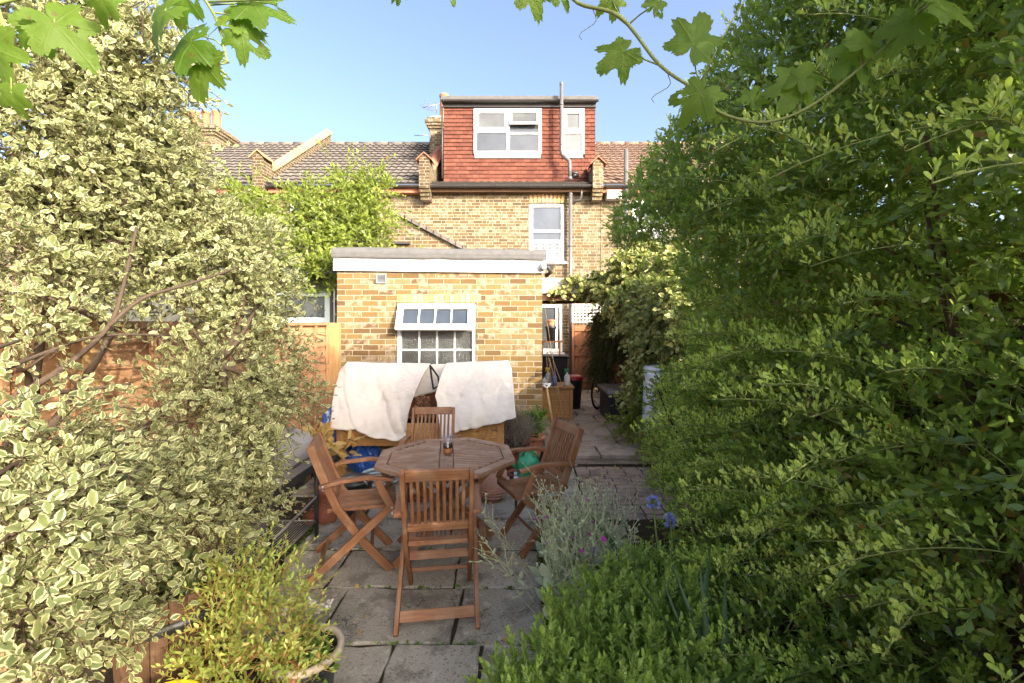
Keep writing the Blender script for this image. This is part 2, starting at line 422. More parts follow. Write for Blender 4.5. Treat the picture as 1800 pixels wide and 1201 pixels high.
def leaf_mat(name, stops, edge=None, edge_lo=.5, trans=.35, rough=.45, spec=.4, tcol=None, vein=0):
    mid = stops[len(stops)//2-(1 if len(stops) > 3 else 0)][1]; tcol = tcol or (min(1, mid[0]*1.9), min(1, mid[1]*1.9), mid[2]*1.2)
    n = NT(name); r = n.rnd(); c = n.ramp(r, stops)
    us = n.n("SeparateXYZ", {0: n.uv()}); ax = n.math('ABSOLUTE', us.outputs[0])
    f = n.noise(n.pos(), 160, 3)
    c = n.mix(n.math('MULTIPLY', f, .35), c, tuple(x*.5 for x in stops[0][1]))
    if vein: c = n.mix(n.math('MULTIPLY', n.step(ax, .10, .0), vein), c, tuple(min(1, x*1.7+.02) for x in stops[-1][1]))
    if edge:
        k = n.math('ADD', ax, n.math('MULTIPLY', n.math('SUBTRACT', n.noise(n.pos(), 90, 2), .5), .5))
        own = n.n('TexWhiteNoise', {'W': n.math('MULTIPLY', r, 517.0)}, noise_dimensions='1D').outputs[0]
        k = n.math('ADD', k, n.math('MULTIPLY', n.math('SUBTRACT', own, .5), .4))
        c = n.mix(n.step(k, edge_lo-.04, edge_lo+.24), c, edge)
    b = n.n("BsdfPrincipled", {"Base Color": c, "Roughness": rough, "Specular IOR Level": spec})
    t = n.n("BsdfTranslucent", {"Color": n.mix(.5, c, tcol)})
    mx = n.n("MixShader", {0: trans}); n.t.links.new(b.outputs[0], mx.inputs[1]); n.t.links.new(t.outputs[0], mx.inputs[2])
    n.t.links.new(mx.outputs[0], n.out.inputs[0])
    return n.m
M['lf_var'] = leaf_mat("variegated_leaf", [(0, (.105, .15, .06)), (.5, (.195, .235, .085)), (.9, (.31, .34, .14)), (1, (.49, .48, .22))], edge=(.65, .615, .335), edge_lo=.58, trans=.4, tcol=(.60, .58, .25), rough=.42, spec=.4)
M['lf_hedge'] = leaf_mat("hedge_leaf", [(0, (.065, .115, .024)), (.4, (.16, .25, .045)), (.75, (.26, .385, .07)), (.955, (.38, .51, .11)), (.96, (.27, .105, .028)), (1, (.30, .12, .03))], trans=.45, rough=.28, spec=.6)
M['lf_young'] = leaf_mat('young_hedge_leaf', [(0, (.28, .42, .06)), (.6, (.42, .56, .10)), (1, (.55, .64, .17))], trans=.35, rough=.35)
M['lf_climb'] = leaf_mat("climber_leaf", [(0, (.13, .185, .03)), (.6, (.26, .325, .05)), (.93, (.38, .41, .09)), (.95, (.40, .22, .06)), (1, (.38, .20, .06))], trans=.4, rough=.4)
M['lf_ivy'] = leaf_mat("gold_ivy_leaf", [(0, (.11, .17, .045)), (.35, (.19, .25, .065)), (.68, (.40, .40, .13)), (.95, (.58, .52, .18)), (1, (.60, .36, .06))], edge=(.55, .51, .20), edge_lo=.68, trans=.35, rough=.4)
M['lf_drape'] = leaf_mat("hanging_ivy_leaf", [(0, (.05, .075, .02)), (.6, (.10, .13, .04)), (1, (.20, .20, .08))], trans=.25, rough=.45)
M['lf_hebe'] = leaf_mat("hebe_leaf", [(0, (.16, .26, .05)), (.5, (.27, .40, .075)), (1, (.42, .54, .14))], trans=.4, rough=.4, vein=.3)
M['lf_silver'] = leaf_mat("silver_leaf", [(0, (.38, .45, .26)), (1, (.58, .62, .42))], trans=.25, rough=.7, spec=.2)
M['lf_fuchsia'] = leaf_mat("pot_plant_leaf", [(0, (.18, .26, .045)), (.5, (.33, .41, .08)), (.85, (.55, .55, .17)), (.93, (.45, .25, .09)), (1, (.48, .23, .08))], trans=.3, rough=.5)
M['lf_strap'] = leaf_mat("strap_leaf", [(0, (.035, .085, .025)), (1, (.07, .14, .04))], trans=.25, rough=.35, vein=.25)
M['lf_lav'] = leaf_mat("dry_lavender", [(0, (.24, .20, .16)), (1, (.42, .37, .32))], trans=.15, rough=.8, spec=.1)
M['lf_dry'] = leaf_mat("dry_yellow_leaf", [(0, (.45, .28, .09)), (1, (.62, .47, .20))], trans=.3, rough=.6)
M['lf_green'] = leaf_mat("fresh_leaf", [(0, (.07, .15, .02)), (1, (.18, .29, .045))], trans=.35, rough=.4, vein=.4)
M['lf_red'] = leaf_mat("red_succulent_leaf", [(0, (.22, .10, .05)), (1, (.38, .20, .10))], trans=.15, rough=.5)
M['petal_magenta'] = leaf_mat("magenta_petal", [(0, (.42, .015, .30)), (1, (.55, .04, .42))], trans=.3)
M['petal_blue'] = leaf_mat("blue_petal", [(0, (.22, .27, .68)), (1, (.40, .45, .85))], trans=.3)
M['petal_white'] = leaf_mat("white_petal", [(0, (.62, .56, .50)), (1, (.75, .70, .66))], trans=.3)
M['petal_violet'] = leaf_mat("violet_petal", [(0, (.20, .08, .50)), (1, (.30, .14, .65))], trans=.3)

def vine_mat():
    n = NT("vine_leaf"); us = n.n("SeparateXYZ", {0: n.uv()}); x, y = us.outputs[0], us.outputs[1]
    ms = None
    for a in (90, 38, 142, -20, 200):
        c, s = math.cos(R(a)), math.sin(R(a))
        cr = n.math('ABSOLUTE', n.math('SUBTRACT', n.math('MULTIPLY', x, s), n.math('MULTIPLY', y, c)))
        dt = n.math('GREATER_THAN', n.math('ADD', n.math('MULTIPLY', x, c), n.math('MULTIPLY', y, s)), 0.0)
        k = n.math('MULTIPLY', n.step(cr, .03, .006), dt)
        ms = k if ms is None else n.math('MAXIMUM', ms, k)
    f = n.noise(n.uv(), 9, 5); g = n.noise(n.pos(), 14, 3); r = n.rnd()
    c = n.mix(f, (.060, .135, .013), (.11, .205, .02)); c = n.mix(r, c, (.15, .24, .026)); c = n.mix(n.math('MULTIPLY', n.step(g, .55, .75), .4), c, (.17, .22, .03))
    c = n.mix(n.math('MULTIPLY', n.step(n.noise(n.pos(), 70, 3), .64, .70), .8), c, (.16, .10, .03))
    c = n.mix(n.math('MULTIPLY', ms, .35), c, (.20, .26, .06))
    b = n.n("BsdfPrincipled", {"Base Color": c, "Roughness": .5, "Specular IOR Level": .35, "Normal": n.bump(n.math('ADD', ms, f), .3, .01)})
    t = n.n("BsdfTranslucent", {"Color": n.mix(.35, c, (.32, .52, .03))})
    mx = n.n("MixShader", {0: .62}); n.t.links.new(b.outputs[0], mx.inputs[1]); n.t.links.new(t.outputs[0], mx.inputs[2])
    n.t.links.new(mx.outputs[0], n.out.inputs[0])
    return n.m
M['lf_vine'] = vine_mat()

def drink_mats():
    n = NT("clear_glass"); tb_ = n.n("BsdfTransparent"); gb_ = n.n("BsdfGlossy", {"Roughness": .03}); fr_ = n.n("LayerWeight", {"Blend": .25})
    mx = n.n("MixShader", {0: n.math('ADD', n.math('MULTIPLY', n.math('POWER', fr_.outputs[1], 2.0), .6), .09)}); n.t.links.new(tb_.outputs[0], mx.inputs[1]); n.t.links.new(gb_.outputs[0], mx.inputs[2]); n.t.links.new(mx.outputs[0], n.out.inputs[0])
    M['clear'] = n.m
    n = NT("amber_drink"); f = n.noise(n.obj(), 8, 2)
    n.fin(n.mix(f, (.40, .13, .02), (.55, .22, .04)), .15, None, .5)
    M['drink'] = n.m
    n = NT("dark_drink"); n.fin(n.mix(n.noise(n.obj(), 8, 2), (.02, .012, .01), (.04, .02, .015)), .1, None, .5)
    M['drink_dark'] = n.m
drink_mats()

# ================================================================ THE SETTING
g = MB()
def gz(x, y): return -.05 + .012*math.sin(x*3.1+y*1.7) + (.10*min(1, max(0, (x-.75)/.4)) if y < 3.8 else 0)
pts = []
xs = [-60, -20, -8, -5, -3] + [-2.8+.2*i for i in range(28)] + [3.2, 5, 8, 20, 60]
ys = [-40, -12, -5, -2] + [-.6+.2*i for i in range(60)] + [14, 20, 40, 90]
for y in ys: pts.append([V((x, y, gz(x, y) if abs(x) < 4 and -3 < y < 12 else -.05)) for x in xs])
g.grid([r for r in pts])
tag(g.build('ground', M['soil'], origin=(0, 0, 0)), kind='structure')

def slab(m, x0, x1, y0, y1, top, th=.05, gap=.007, wob=.010, col=None):
    """one riven slab with an uneven outline and a softened rim"""
    x0 += gap; x1 -= gap; y0 += gap; y1 -= gap
    rim = []; n = 5
    for i in range(n): rim.append((x0+(x1-x0)*i/n, y0))
    for i in range(n): rim.append((x1, y0+(y1-y0)*i/n))
    for i in range(n): rim.append((x1-(x1-x0)*i/n, y1))
    for i in range(n): rim.append((x0, y1-(y1-y0)*i/n))
    rim = [(x+random.uniform(-wob, wob), y+random.uniform(-wob, wob)) for x, y in rim]
    cx, cy = (x0+x1)/2, (y0+y1)/2; k = len(rim)
    t = top+random.uniform(-.006, .006); tx, ty = random.uniform(-.008, .008), random.uniform(-.008, .008)
    z = lambda x, y: t+(x-cx)*tx+(y-cy)*ty
    vs = [(x, y, top-th) for x, y in rim]+[(x, y, z(x, y)-.007) for x, y in rim]
    ins = []
    for x, y in rim:
        d = math.hypot(x-cx, y-cy); s = max(0, 1-.011/d); ins.append((cx+(x-cx)*s, cy+(y-cy)*s))
    vs += [(x, y, z(x, y)) for x, y in ins]
    fs = []
    for a in (0, k):
        for i in range(k): fs.append((a+i, a+(i+1) % k, a+k+(i+1) % k, a+k+i))
    fs.append(tuple(2*k+i for i in range(k)))
    m.add(vs, fs, None, col)
def paving(m, x0, x1, rows, top, wlo, whi, **kw):
    for y0, y1 in rows:
        x = x0-random.uniform(0, .25)
        while x < x1-.12:
            wd = random.uniform(wlo, whi); xe = min(x+wd, x1)
            if x1-xe < .18: xe = x1
            slab(m, max(x, x0), xe, y0, y1, top, **kw); x = xe
def rows(y0, y1, lo, hi):
    out = []; y = y0
    while y < y1-.1:
        h = random.uniform(lo, hi); e = y+h
        if y1-e < lo*.6: e = y1
        out.append((y, e)); y = e
    return out
pm = MB()
M['joint'] = soil('mossy_joint')
ry = [(.9, 1.42), (1.42, 2.02), (2.02, 2.42), (2.42, 2.94), (2.94, 3.44), (3.44, 3.98), (3.98, 4.5)]
paving(pm, -1.72, .14, ry, 0, .42, .85)
paving(pm, -2.3, .62, [(4.5, 5.0), (5.0, 5.5)], 0, .42, .8)
tag(pm.build('patio_paving', M['slab'], origin=(-.6, 2.5, 0)), kind='structure')
bd = MB(); bd.span(-2.32, 1.9, .85, 5.55, -.04, -.014); tag(bd.build('paving_bed', M['joint'], origin=(-.6, 2.5, 0)), kind='structure')
pb = MB()
y = 2.2
while y < 5.42:
    x = .16 if y < 4.5 else .64
    x -= random.uniform(0, .1); xe = .72 if y < 3.9 else 1.75
    while x < xe:
        slab(pb, max(x, .16 if y < 4.5 else .64), x+.2, y, y+.105, -.004, .04, .005, .004); x += .2
    y += .105
tag(pb.build('brick_paving', M['sett'], origin=(.9, 4.5, 0)), kind='structure')
pp = MB()
paving(pp, .32, 1.95, rows(5.6, 11.2, .3, .55), .09, .38, .72)
pp.span(.3, 1.97, 5.62, 11.2, -.03, .035, .2)
tag(pp.build('garden_path', M['slab_pale'], origin=(1, 8, .04)), kind='structure')

# ================================================================ BUILDINGS
def roof_tiles(x0, x1, ye, ze, yr, zr, tw=.19, course=.3, amp=.02, res=6):
    """courses of interlocking tiles: a rolled profile that steps at each course"""
    m = MB(); L = math.hypot(yr-ye, zr-ze); n = round(L/course)
    nx = max(2, int((x1-x0)/tw*res))
    py, pz = (yr-ye)/L, (zr-ze)/L; ny, nz = -pz, py
    for i in range(n):
        a, b = L*i/n, L*(i+1)/n
        lo, hi, dr = [], [], []
        for k in range(nx+1):
            x = x0+(x1-x0)*k/nx; ph = (x-x0)/tw*2*math.pi
            h = amp*(.5+.5*math.sin(ph)) + .5*amp*max(0, math.sin(2*ph))
            j = random.uniform(-.003, .003)
            def at(s, hh): return (x, ye+py*s+ny*hh, ze+pz*s+nz*hh)
            dr.append(at(a, .0)); lo.append(at(a, h+.040+j)); hi.append(at(b+.02, h+.002))
        base = len(m.v)
        for k in range(nx):
            t = int((k/nx*(x1-x0))/tw); random.seed(t*131+i*17+int(x0*10)); c = random.random()
            m.add([lo[k], lo[k+1], hi[k], hi[k+1]], [(0, 1, 3, 2)], None, c); m.add([dr[k], dr[k+1], lo[k], lo[k+1]], [(0, 1, 3, 2)], None, -1)  # butt faces coloured dark, painting in the shadow line between courses
    random.seed(int(x0*10)+91)
    return m
EAVE_Y, EAVE_Z, RID_Y, RID_Z = 11.05, 5.1, 14.8, 7.55
def gutter_mb(x0, x1, y, z, r=.06):
    m = MB(); pr = []
    for k in range(9):
        a = math.pi+math.pi*k/8; pr.append((r*math.cos(a), r*math.sin(a)))
    pts = [[V((x, y+p, z+q)) for p, q in pr] for x in (x0, x1)]
    m.grid(pts)
    m.grid([[V((x, y+p*.86, z+q*.86)) for p, q in pr[::-1]] for x in (x0, x1)])
    n = int((x1-x0)/.75)
    for i in range(n+1):
        x = x0+.05+(x1-x0-.1)*i/max(1, n)
        m.tube([(x, y-r-.008, z+.004), (x, y-r*.7, z-r*.78), (x, y, z-r-.009), (x, y+r*.8, z-r*.6)], .011, 5)
    return m
def frame_mb(x0, x1, z0, z1, y, d, b, mull=(), trans=()):
    """window frame: outer rails plus mullions and transoms, butted"""
    m = MB()
    m.span(x0, x0+b, y, y+d, z0, z1); m.span(x1-b, x1, y, y+d, z0, z1)
    m.span(x0+b, x1-b, y+.001, y+d, z0, z0+b); m.span(x0+b, x1-b, y+.001, y+d, z1-b, z1)
    for x, bw in mull: m.span(x-bw/2, x+bw/2, y+.003, y+d, z0+b, z1-b)
    for xa, xb, z, bw in trans: m.span(xa, xb, y+.005, y+d, z-bw/2, z+bw/2)
    return m
def parapet(m_wall, m_cop, x, y0, z0, y1, z1, w=.24, up=.34):
    """sloping party wall between two roofs with a saddle of coping tiles"""
    n = 12
    m_wall.add([(x+sx*w/2, y, z) for sx in (-1, 1) for y, z in ((y0, z0-.5), (y0, z0+up), (y1, z1+up), (y1, z1-.5))],
               [(0, 1, 2, 3), (4, 7, 6, 5), (0, 4, 5, 1), (1, 5, 6, 2), (2, 6, 7, 3)])
    for i in range(n):
        a, b = i/n+.004, (i+1)/n-.004
        ya, yb, za, zb = y0+(y1-y0)*a, y0+(y1-y0)*b, z0+(z1-z0)*a+up, z0+(z1-z0)*b+up
        for s in (-1, 1):
            m_cop.add([(x, ya, za+.12), (x, yb, zb+.12), (x+s*(w/2+.05), yb, zb+.0), (x+s*(w/2+.05), ya, za+.0),
                       (x, ya, za+.09), (x, yb, zb+.09), (x+s*(w/2+.05), yb, zb-.03), (x+s*(w/2+.05), ya, za-.03)],
                      [(0, 1, 2, 3), (4, 7, 6, 5), (3, 2, 6, 7), (0, 3, 7, 4), (1, 5, 6, 2)])
def pier(mw, mc, x, y, z0, z1, w=.25):
    """corbelled kneeler at the foot of a parapet with a peaked cap"""
    mw.span(x-w/2, x+w/2, y, y+.42, z0+.24, z1)
    for k in range(3): mw.span(x-w/2+.004*k, x+w/2-.004*k, y+.05*(k+1), y+.4, z0+.24-.08*(k+1), z0+.24-.08*k)
    mw.prism([(x-w/2, z1), (x+w/2, z1), (x, z1+.13)], y+.004, y+.4)
    for s in (-1, 1):
        mc.add([(x, y-.04, z1+.165), (x, y+.42, z1+.165), (x+s*(w/2+.07), y+.42, z1-.01), (x+s*(w/2+.07), y-.04, z1-.01),
                (x, y-.04, z1+.135), (x, y+.42, z1+.135), (x+s*(w/2+.07), y+.42, z1-.04), (x+s*(w/2+.07), y-.04, z1-.04)],
               [(0, 1, 2, 3), (4, 7, 6, 5), (3, 2, 6, 7), (0, 3, 7, 4), (1, 5, 6, 2)])
def pot_mb(x, y, z, h=.55, r=.13):
    return MB().lathe([(r*1.12, 0), (r*1.12, .06), (r, .09), (r*.88, h-.1), (r*1.05, h-.07), (r*1.05, h-.02), (r*.95, h), (r*.75, h), (r*.75, h-.3)], (x, y, z), 18, close=False)

HY = 11.3
# ---- the terraced house with the dormer
h = thing('terraced_house', 'yellow brick terraced house with a red tile hung dormer in its roof', 'house', (-.2, HY, 0))
WIN = (.21, 1.10, 3.26, 4.72); KIT = (.40, 1.05, 1.0, 2.2)
wall_mb(-2.43, 1.98, 0, 5.04, HY, .3, [WIN, KIT]).build('wall', M['brick_house'], h)
m = MB()
for k in range(9):
    a = -.42+.093*k+.05
    m.box((.655+a*1.06, HY-.002+.05, 4.72+.115-.02*abs(k-4)/4), (.066, .106, .215), Matrix.Rotation(a*.28, 3, 'Y'))
m.build('window_arch', M['soldier'], h, .004)
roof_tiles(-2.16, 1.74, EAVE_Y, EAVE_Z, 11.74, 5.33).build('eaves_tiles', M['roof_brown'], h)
gutter_mb(-2.2, 1.86, 11.0, 5.06).build('gutter', M['gutter'], h)
MB().span(-2.18, 1.72, 11.1, 11.28, 4.93, 5.03).build('fascia_board', M['beam'], h)
DX0, DX1, DY, DZ0, DZ1 = -1.98, 1.93, 11.72, 5.36, 7.27
dm = MB()
dm.span(DX0+.02, DX1-.02, DY+.045, 14.6, 5.2, DZ1+.1)
dorm = dm.build('dormer', M['render_dark'], h)
BIG = (-1.2, .54, 6.07, 7.23); SML = (1.06, 1.64, 6.07, 7.23)
tm = MB(); zc = DZ0; row = 0
while zc < DZ1:
    x = DX0-(.082 if row % 2 else 0)
    while x < DX1:
        a, b = max(x, DX0)+.004, min(x+.165, DX1)-.004; zt = min(zc+.13, DZ1)
        segs = [(a, b)]
        for H in (BIG, SML):
            if zc+.05 > H[2]-.1 and zc < H[3]:
                ns = []
                for s, e in segs:
                    if e <= H[0] or s >= H[1]: ns.append((s, e))
                    else:
                        if s < H[0]: ns.append((s, H[0]))
                        if e > H[1]: ns.append((H[1], e))
                segs = ns
        for s, e in segs:
            if e-s < .01: continue
            j = random.uniform(-.005, .005); c = random.random()
            tm.add([(s, DY-.018+j, zc+j*.5), (e, DY-.018+j, zc+j*.5), (e, DY+.012, zt+.008), (s, DY+.012, zt+.008),
                    (s, DY+.02, zc), (e, DY+.02, zc)], [(0, 1, 2, 3), (0, 4, 5, 1), (0, 3, 4), (1, 5, 2)], None, c)
        x += .165
    zc += .102; row += 1
tm.build('hung_tile', M['tile_red'], dorm)
m = MB(); m.span(DX0-.06, DX1+.03, DY-.12, 14.7, 7.42, 7.53); m.span(DX0-.03, DX1+.01, DY-.08, DY+.02, 7.36, 7.42)
m.build('flat_roof', M['felt'], dorm, .012)
m = MB(); m.span(DX0-.01, DX1+.01, DY-.05, DY+.03, 7.27, 7.36); m.build('eaves_board', M['gutter'], dorm)
gutter_mb(DX0-.03, DX1+.05, DY-.15, 7.40, .05).build('roof_gutter', M['gutter'], dorm)
m = MB(); m.tube([(DX0-.035, DY-.01, 7.3), (DX0-.035, DY-.01, 5.45)], .022, 6); m.build('corner_strip', M['gutter'], dorm)
m = MB()
m.span(BIG[0]+.02, BIG[1]-.02, DY-.035, DY-.0, BIG[2]-.105, BIG[2]-.002); m.span(SML[0]+.02, SML[1]-.04, DY-.035, DY, SML[2]-.105, SML[2]-.002)
m.span(DX0, DX1-.2, DY-.03, DY-.004, DZ0-.07, DZ0-.006)
m.build('window_flashing', M['lead'], dorm)
f = frame_mb(*BIG, DY-.05, .09, .07, [(-.325, .085)], [(BIG[0]+.07, -.3675, 6.655, .08), (-.2825, BIG[1]-.07, 6.60, .05)]).build('dormer_window', M['upvc'], h, .006)
m = MB(); m.span(-1.13, -.3675, DY-.02, DY-.012, 6.14, 7.16); m.span(-.2825, .47, DY-.02, DY-.012, 6.14, 7.16); m.build('pane', M['glass'], f)
m = MB()
for k in range(26): m.box((-.79+.02*k-.17, DY+.0, 6.34), (.012, .01, .36), None)
T = Matrix.Rotation(R(-14), 3, 'X')
m = MB(); c0 = V((.094, DY-.11, 6.97))
for dx, dz, sx, sz in ((0, .165, .74, .06), (0, -.165, .74, .06), (-.34, 0, .06, .27), (.34, 0, .06, .27)):
    m.box(c0+T @ V((dx, 0, dz)), (sx, .05, sz), T)
ve = m.build('open_vent', M['upvc'], f, .005)
MB().box(c0+T @ V((0, .006, 0)), (.62, .012, .27), T).build('vent_pane', M['glass_grey'], f)
MB().span(-1.125, -.372, DY-.038, DY-.022, 6.70, 7.155).add([], []).build('top_pane', M['glass_grey'], f)
fr2 = MB()
for a in ((-1.13, -1.08, 6.695, 7.16), (-.4175, -.3675, 6.695, 7.16), (-1.08, -.4175, 6.695, 6.745), (-1.08, -.4175, 7.11, 7.16)):
    fr2.span(a[0], a[1], DY-.06, DY-.03, a[2], a[3])
fr2.build('casement', M['upvc'], f, .004)
f = frame_mb(*SML, DY-.05, .09, .065, [], [(SML[0]+.065, SML[1]-.065, 6.62, .08)]).build('small_dormer_window', M['upvc'], h, .006)
MB().span(1.125, 1.575, DY-.02, DY-.012, 6.135, 7.165).build('pane', M['glass_grey'], f)
m = MB()
for a in ((1.125, 1.185, 6.66, 7.165), (1.515, 1.575, 6.66, 7.165), (1.185, 1.515, 6.66, 6.72), (1.185, 1.515, 7.105, 7.165)):
    m.span(a[0], a[1], DY-.06, DY-.03, a[2], a[3])
m.build('casement', M['upvc'], f, .004)
# first floor window with shutters
f = frame_mb(WIN[0]+.005, WIN[1]-.005, WIN[2]+.01, WIN[3]-.01, HY+.055, .09, .09, [], [(.30, 1.01, 4.02, .06)]).build('sash_window', M['upvc'], h, .006)
MB().span(.30, 1.01, HY+.10, HY+.108, 3.36, 4.62).build('pane', M['glass_blue'], f)
MB().span(WIN[0]-.03, WIN[1]+.08, HY-.07, HY+.05, WIN[2]-.075, WIN[2]-.002).build('sill', M['upvc'], f, .006)
m = MB(); m.span(.305, 1.005, HY+.062, HY+.09, 3.74, 3.81)
MB().span(.305, 1.005, HY+.058, HY+.096, 3.75, 3.80).build('meeting_rail', M['upvc'], f)
m = MB()
for x0 in (.31, .4825, .655, .83):
    a, b = x0, x0+.165
    for z0, z1 in ((3.37, 3.52), (3.53, 3.73)):
        m.span(a, a+.035, HY+.074, HY+.095, z0, z1); m.span(b-.035, b, HY+.074, HY+.095, z0, z1)
        m.span(a+.035, b-.035, HY+.074, HY+.095, z0, z0+.025); m.span(a+.035, b-.035, HY+.074, HY+.095, z1-.025, z1)
        z = z0+.045
        while z < z1-.03:
            m.box(((a+b)/2, HY+.084, z), (b-a-.072, .014, .008), Matrix.Rotation(R(20), 3, 'X')); z += .032
m.build('shutter', M['shutter'], f)
f = frame_mb(KIT[0]+.004, KIT[1]-.004, KIT[2]+.01, KIT[3]-.01, HY+.03, .08, .075, [(.90, .06)], []).build('kitchen_window', M['upvc'], h, .005)
MB().span(.475, .975, HY+.07, HY+.078, 1.08, 2.12).build('pane', M['glass'], f)
MB().span(.38, 1.09, HY-.06, HY+.025, .94, .998).build('sill', M['upvc'], f, .005)
# pipes
sp = [(1.03, DY-.28, 7.72), (1.03, DY-.28, 6.05), (1.05, DY-.28, 5.96), (1.20, DY-.33, 5.80), (1.225, DY-.40, 5.72), (1.225, DY-.42, 5.35)]
m = MB(); m.tube(sp, .047, 10); m.lathe([(.05, 0), (.062, .01), (.062, .07), (.05, .08)], (1.225, 11.3, 5.28), 12)
m.lathe([(.047, 0), (.05, .02), (.05, .06), (.03, .09), (0.004, .095)], (1.03, DY-.28, 7.7), 12)
for z in (7.2, 6.2): m.lathe([(.05, 0), (.056, .005), (.056, .04), (.05, .045)], (1.03, DY-.28, z), 12)
m.build('soil_pipe', M['grey_pipe'], h)
m = MB(); m.tube([(1.225, 11.16, 4.98), (1.225, 11.16, .1)], .045, 10)
for z in (4.86, 3.6, 2.5, 1.5): m.lathe([(.047, 0), (.055, .006), (.055, .05), (.047, .056)], (1.225, 11.16, z), 10)
m.build('downpipe', M['grey_pipe'], h)
m = MB(); m.tube([(1.49, 11.1, 4.98), (1.49, 11.14, 4.85), (1.45, 11.2, 4.76), (1.27, 11.2, 4.74)], .026, 8); m.build('overflow_pipe', M['grey_pipe'], h)
m = MB(); m.tube([(1.27, DY-.2, 5.42), (1.32, DY-.3, 5.5), (1.40, DY-.28, 5.52), (1.44, DY-.2, 5.43)], .045, 8); m.lathe([(.07, 0), (.075, .05), (.05, .1)], (1.36, DY-.24, 5.4), 10)
m.build('hopper', M['gutter'], h)
# party parapets and chimney
mw, mc = MB(), MB()
pier(mw, mc, -2.31, 10.9, 4.72, 5.66); parapet(mw, mc, -2.31, 11.32, 5.2, 14.8, 7.5)
mw.build('left_parapet', M['brick_dark'], h); mc.build('left_coping', M['coping_red'], h)
mw, mc = MB(), MB()
pier(mw, mc, 1.86, 10.9, 4.72, 5.56); parapet(mw, mc, 1.86, 11.32, 5.12, 14.8, 7.42)
mw.build('right_parapet', M['brick_house'], h); mc.build('right_coping', M['coping_red'], h)
cx, cy = -2.36, 13.6
m = MB(); m.span(cx-.30, cx+.30, cy-.3, cy+.7, 6.0, 7.42)
for k, e in enumerate((.04, .08, .12, .07)): m.span(cx-.30-e, cx+.30+e, cy-.3-e, cy+.7+e, 7.42+.075*k, 7.42+.075*(k+1))
ch = m.build('chimney', M['brick_house'], h)
m = MB(); m.span(cx-.3, cx+.3, cy-.3, cy+.7, 7.72, 7.80); m.build('chimney_cap', M['lead'], ch, .02)
for y, hh in ((cy-.1, .62), (cy+.3, .55)): pot_mb(cx+.1, y, 7.78, hh+.1, .14).build('chimney_pot', M['clay'], ch)
# the rear wing of the house, its gable end to the garden
m = MB()
m.prism([(-2.8, 0), (-1.1, 0), (-1.1, 3.18), (-1.16, 3.24), (-2.58, 3.98), (-2.58, 4.12), (-2.62, 4.18), (-2.72, 4.18), (-2.80, 4.10)], 9.5, 11.295)
m.build('rear_wing', M['brick_house'], h)
m = MB()
for i in range(10):
    a, b = i/10, (i+1)/10; L = lambda t: V((-2.56+1.5*t, 0, 4.03-.785*t))
    m.bar(L(a)+V((0, 9.42, .0)), L(b)+V((0.02, 9.42, -.01)), .16, .035, (0, 0, 1)) if False else None
    p, q = L(a), L(b)
    m.add([(p.x, 9.41, p.z+.012), (q.x+.02, 9.41, q.z), (q.x+.02, 11.2, q.z), (p.x, 11.2, p.z+.012), (p.x, 9.41, p.z-.07), (q.x+.02, 9.41, q.z-.075), (q.x+.02, 11.2, q.z-.03), (p.x, 11.2, p.z-.03)],
          [(0, 1, 2, 3), (4, 7, 6, 5), (0, 4, 5, 1), (1, 5, 6, 2), (0, 3, 7, 4)])
m.build('wing_roof', M['roof_brown'], h)
MB().span(-2.72, -2.3, 9.40, 9.5, 3.36, 3.40).add([], []).build('drip_ledge', M['gutter'], h)

# ---- neighbours
def terrace(label, x0, x1, roofm, wallm, holes, eave=EAVE_Z, name='terraced_house'):
    t = thing(name, label, 'house', ((x0+x1)/2, HY, 0))
    wall_mb(x0, x1, 0, 5.04, HY, .3, holes).build('wall', M[wallm], t)
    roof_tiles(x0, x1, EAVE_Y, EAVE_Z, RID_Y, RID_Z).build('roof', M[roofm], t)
    m = MB(); n = int((x1-x0)/.45)
    for i in range(n):
        a, b = x0+(x1-x0)*i/n+.004, x0+(x1-x0)*(i+1)/n-.004
        m.tube([(a, RID_Y, RID_Z), (b, RID_Y, RID_Z+.004)], .075, 10)
    m.build('ridge', M[roofm], t)
    gutter_mb(x0+.02, x1-.02, 11.0, 5.06).build('gutter', M['gutter'], t)
    MB().span(x0+.02, x1-.02, 11.08, 11.28, 4.9, 5.03).build('fascia_board', M['coping_red'], t)
    for H in holes:
        f = frame_mb(H[0]+.004, H[1]-.004, H[2]+.004, H[3]-.004, HY+.05, .09, .08, [], [(H[0]+.084, H[1]-.084, (H[2]+H[3])/2, .06)]).build('window', M['upvc'], t, .005)
        MB().span(H[0]+.08, H[1]-.08, HY+.09, HY+.1, H[2]+.08, H[3]-.08).build('pane', M['glass_blue'], f)
        MB().span(H[0]-.05, H[1]+.05, HY-.06, HY+.045, H[2]-.07, H[2]-.003).build('sill', M['upvc'], f)
    return t
nb = terrace('brick house in the middle of the terrace, its wall half covered by a climbing shrub', -6.17, -2.43, 'roof_brown', 'brick_house', [(-5.75, -4.95, 3.3, 4.78)])
mw, mc = MB(), MB()
pier(mw, mc, -6.3, 10.9, 4.72, 5.72); parapet(mw, mc, -6.3, 11.32, 5.16, 14.85, 7.6, up=.36)
mw.build('parapet', M['brick_dark'], nb); mc.build('coping', M['coping_yellow'], nb)
m = MB(); m.tube([(-3.75, 11.14, 5.0), (-3.75, 11.14, .1)], .04, 8); m.build('downpipe', M['gutter'], nb)
m = MB(); m.prism([(-4.3, 0), (-2.803, 0), (-2.803, 4.05), (-2.86, 4.0), (-4.3, 3.2)], 9.52, 11.295); m.build('rear_wing', M['brick_house'], nb)
nl = terrace('farthest left house of the terrace with a row of clay chimney pots', -13.0, -6.43, 'roof_brown', 'brick_house', [(-8.6, -7.7, 3.3, 4.78)])
cx, cy = -9.6, 14.2
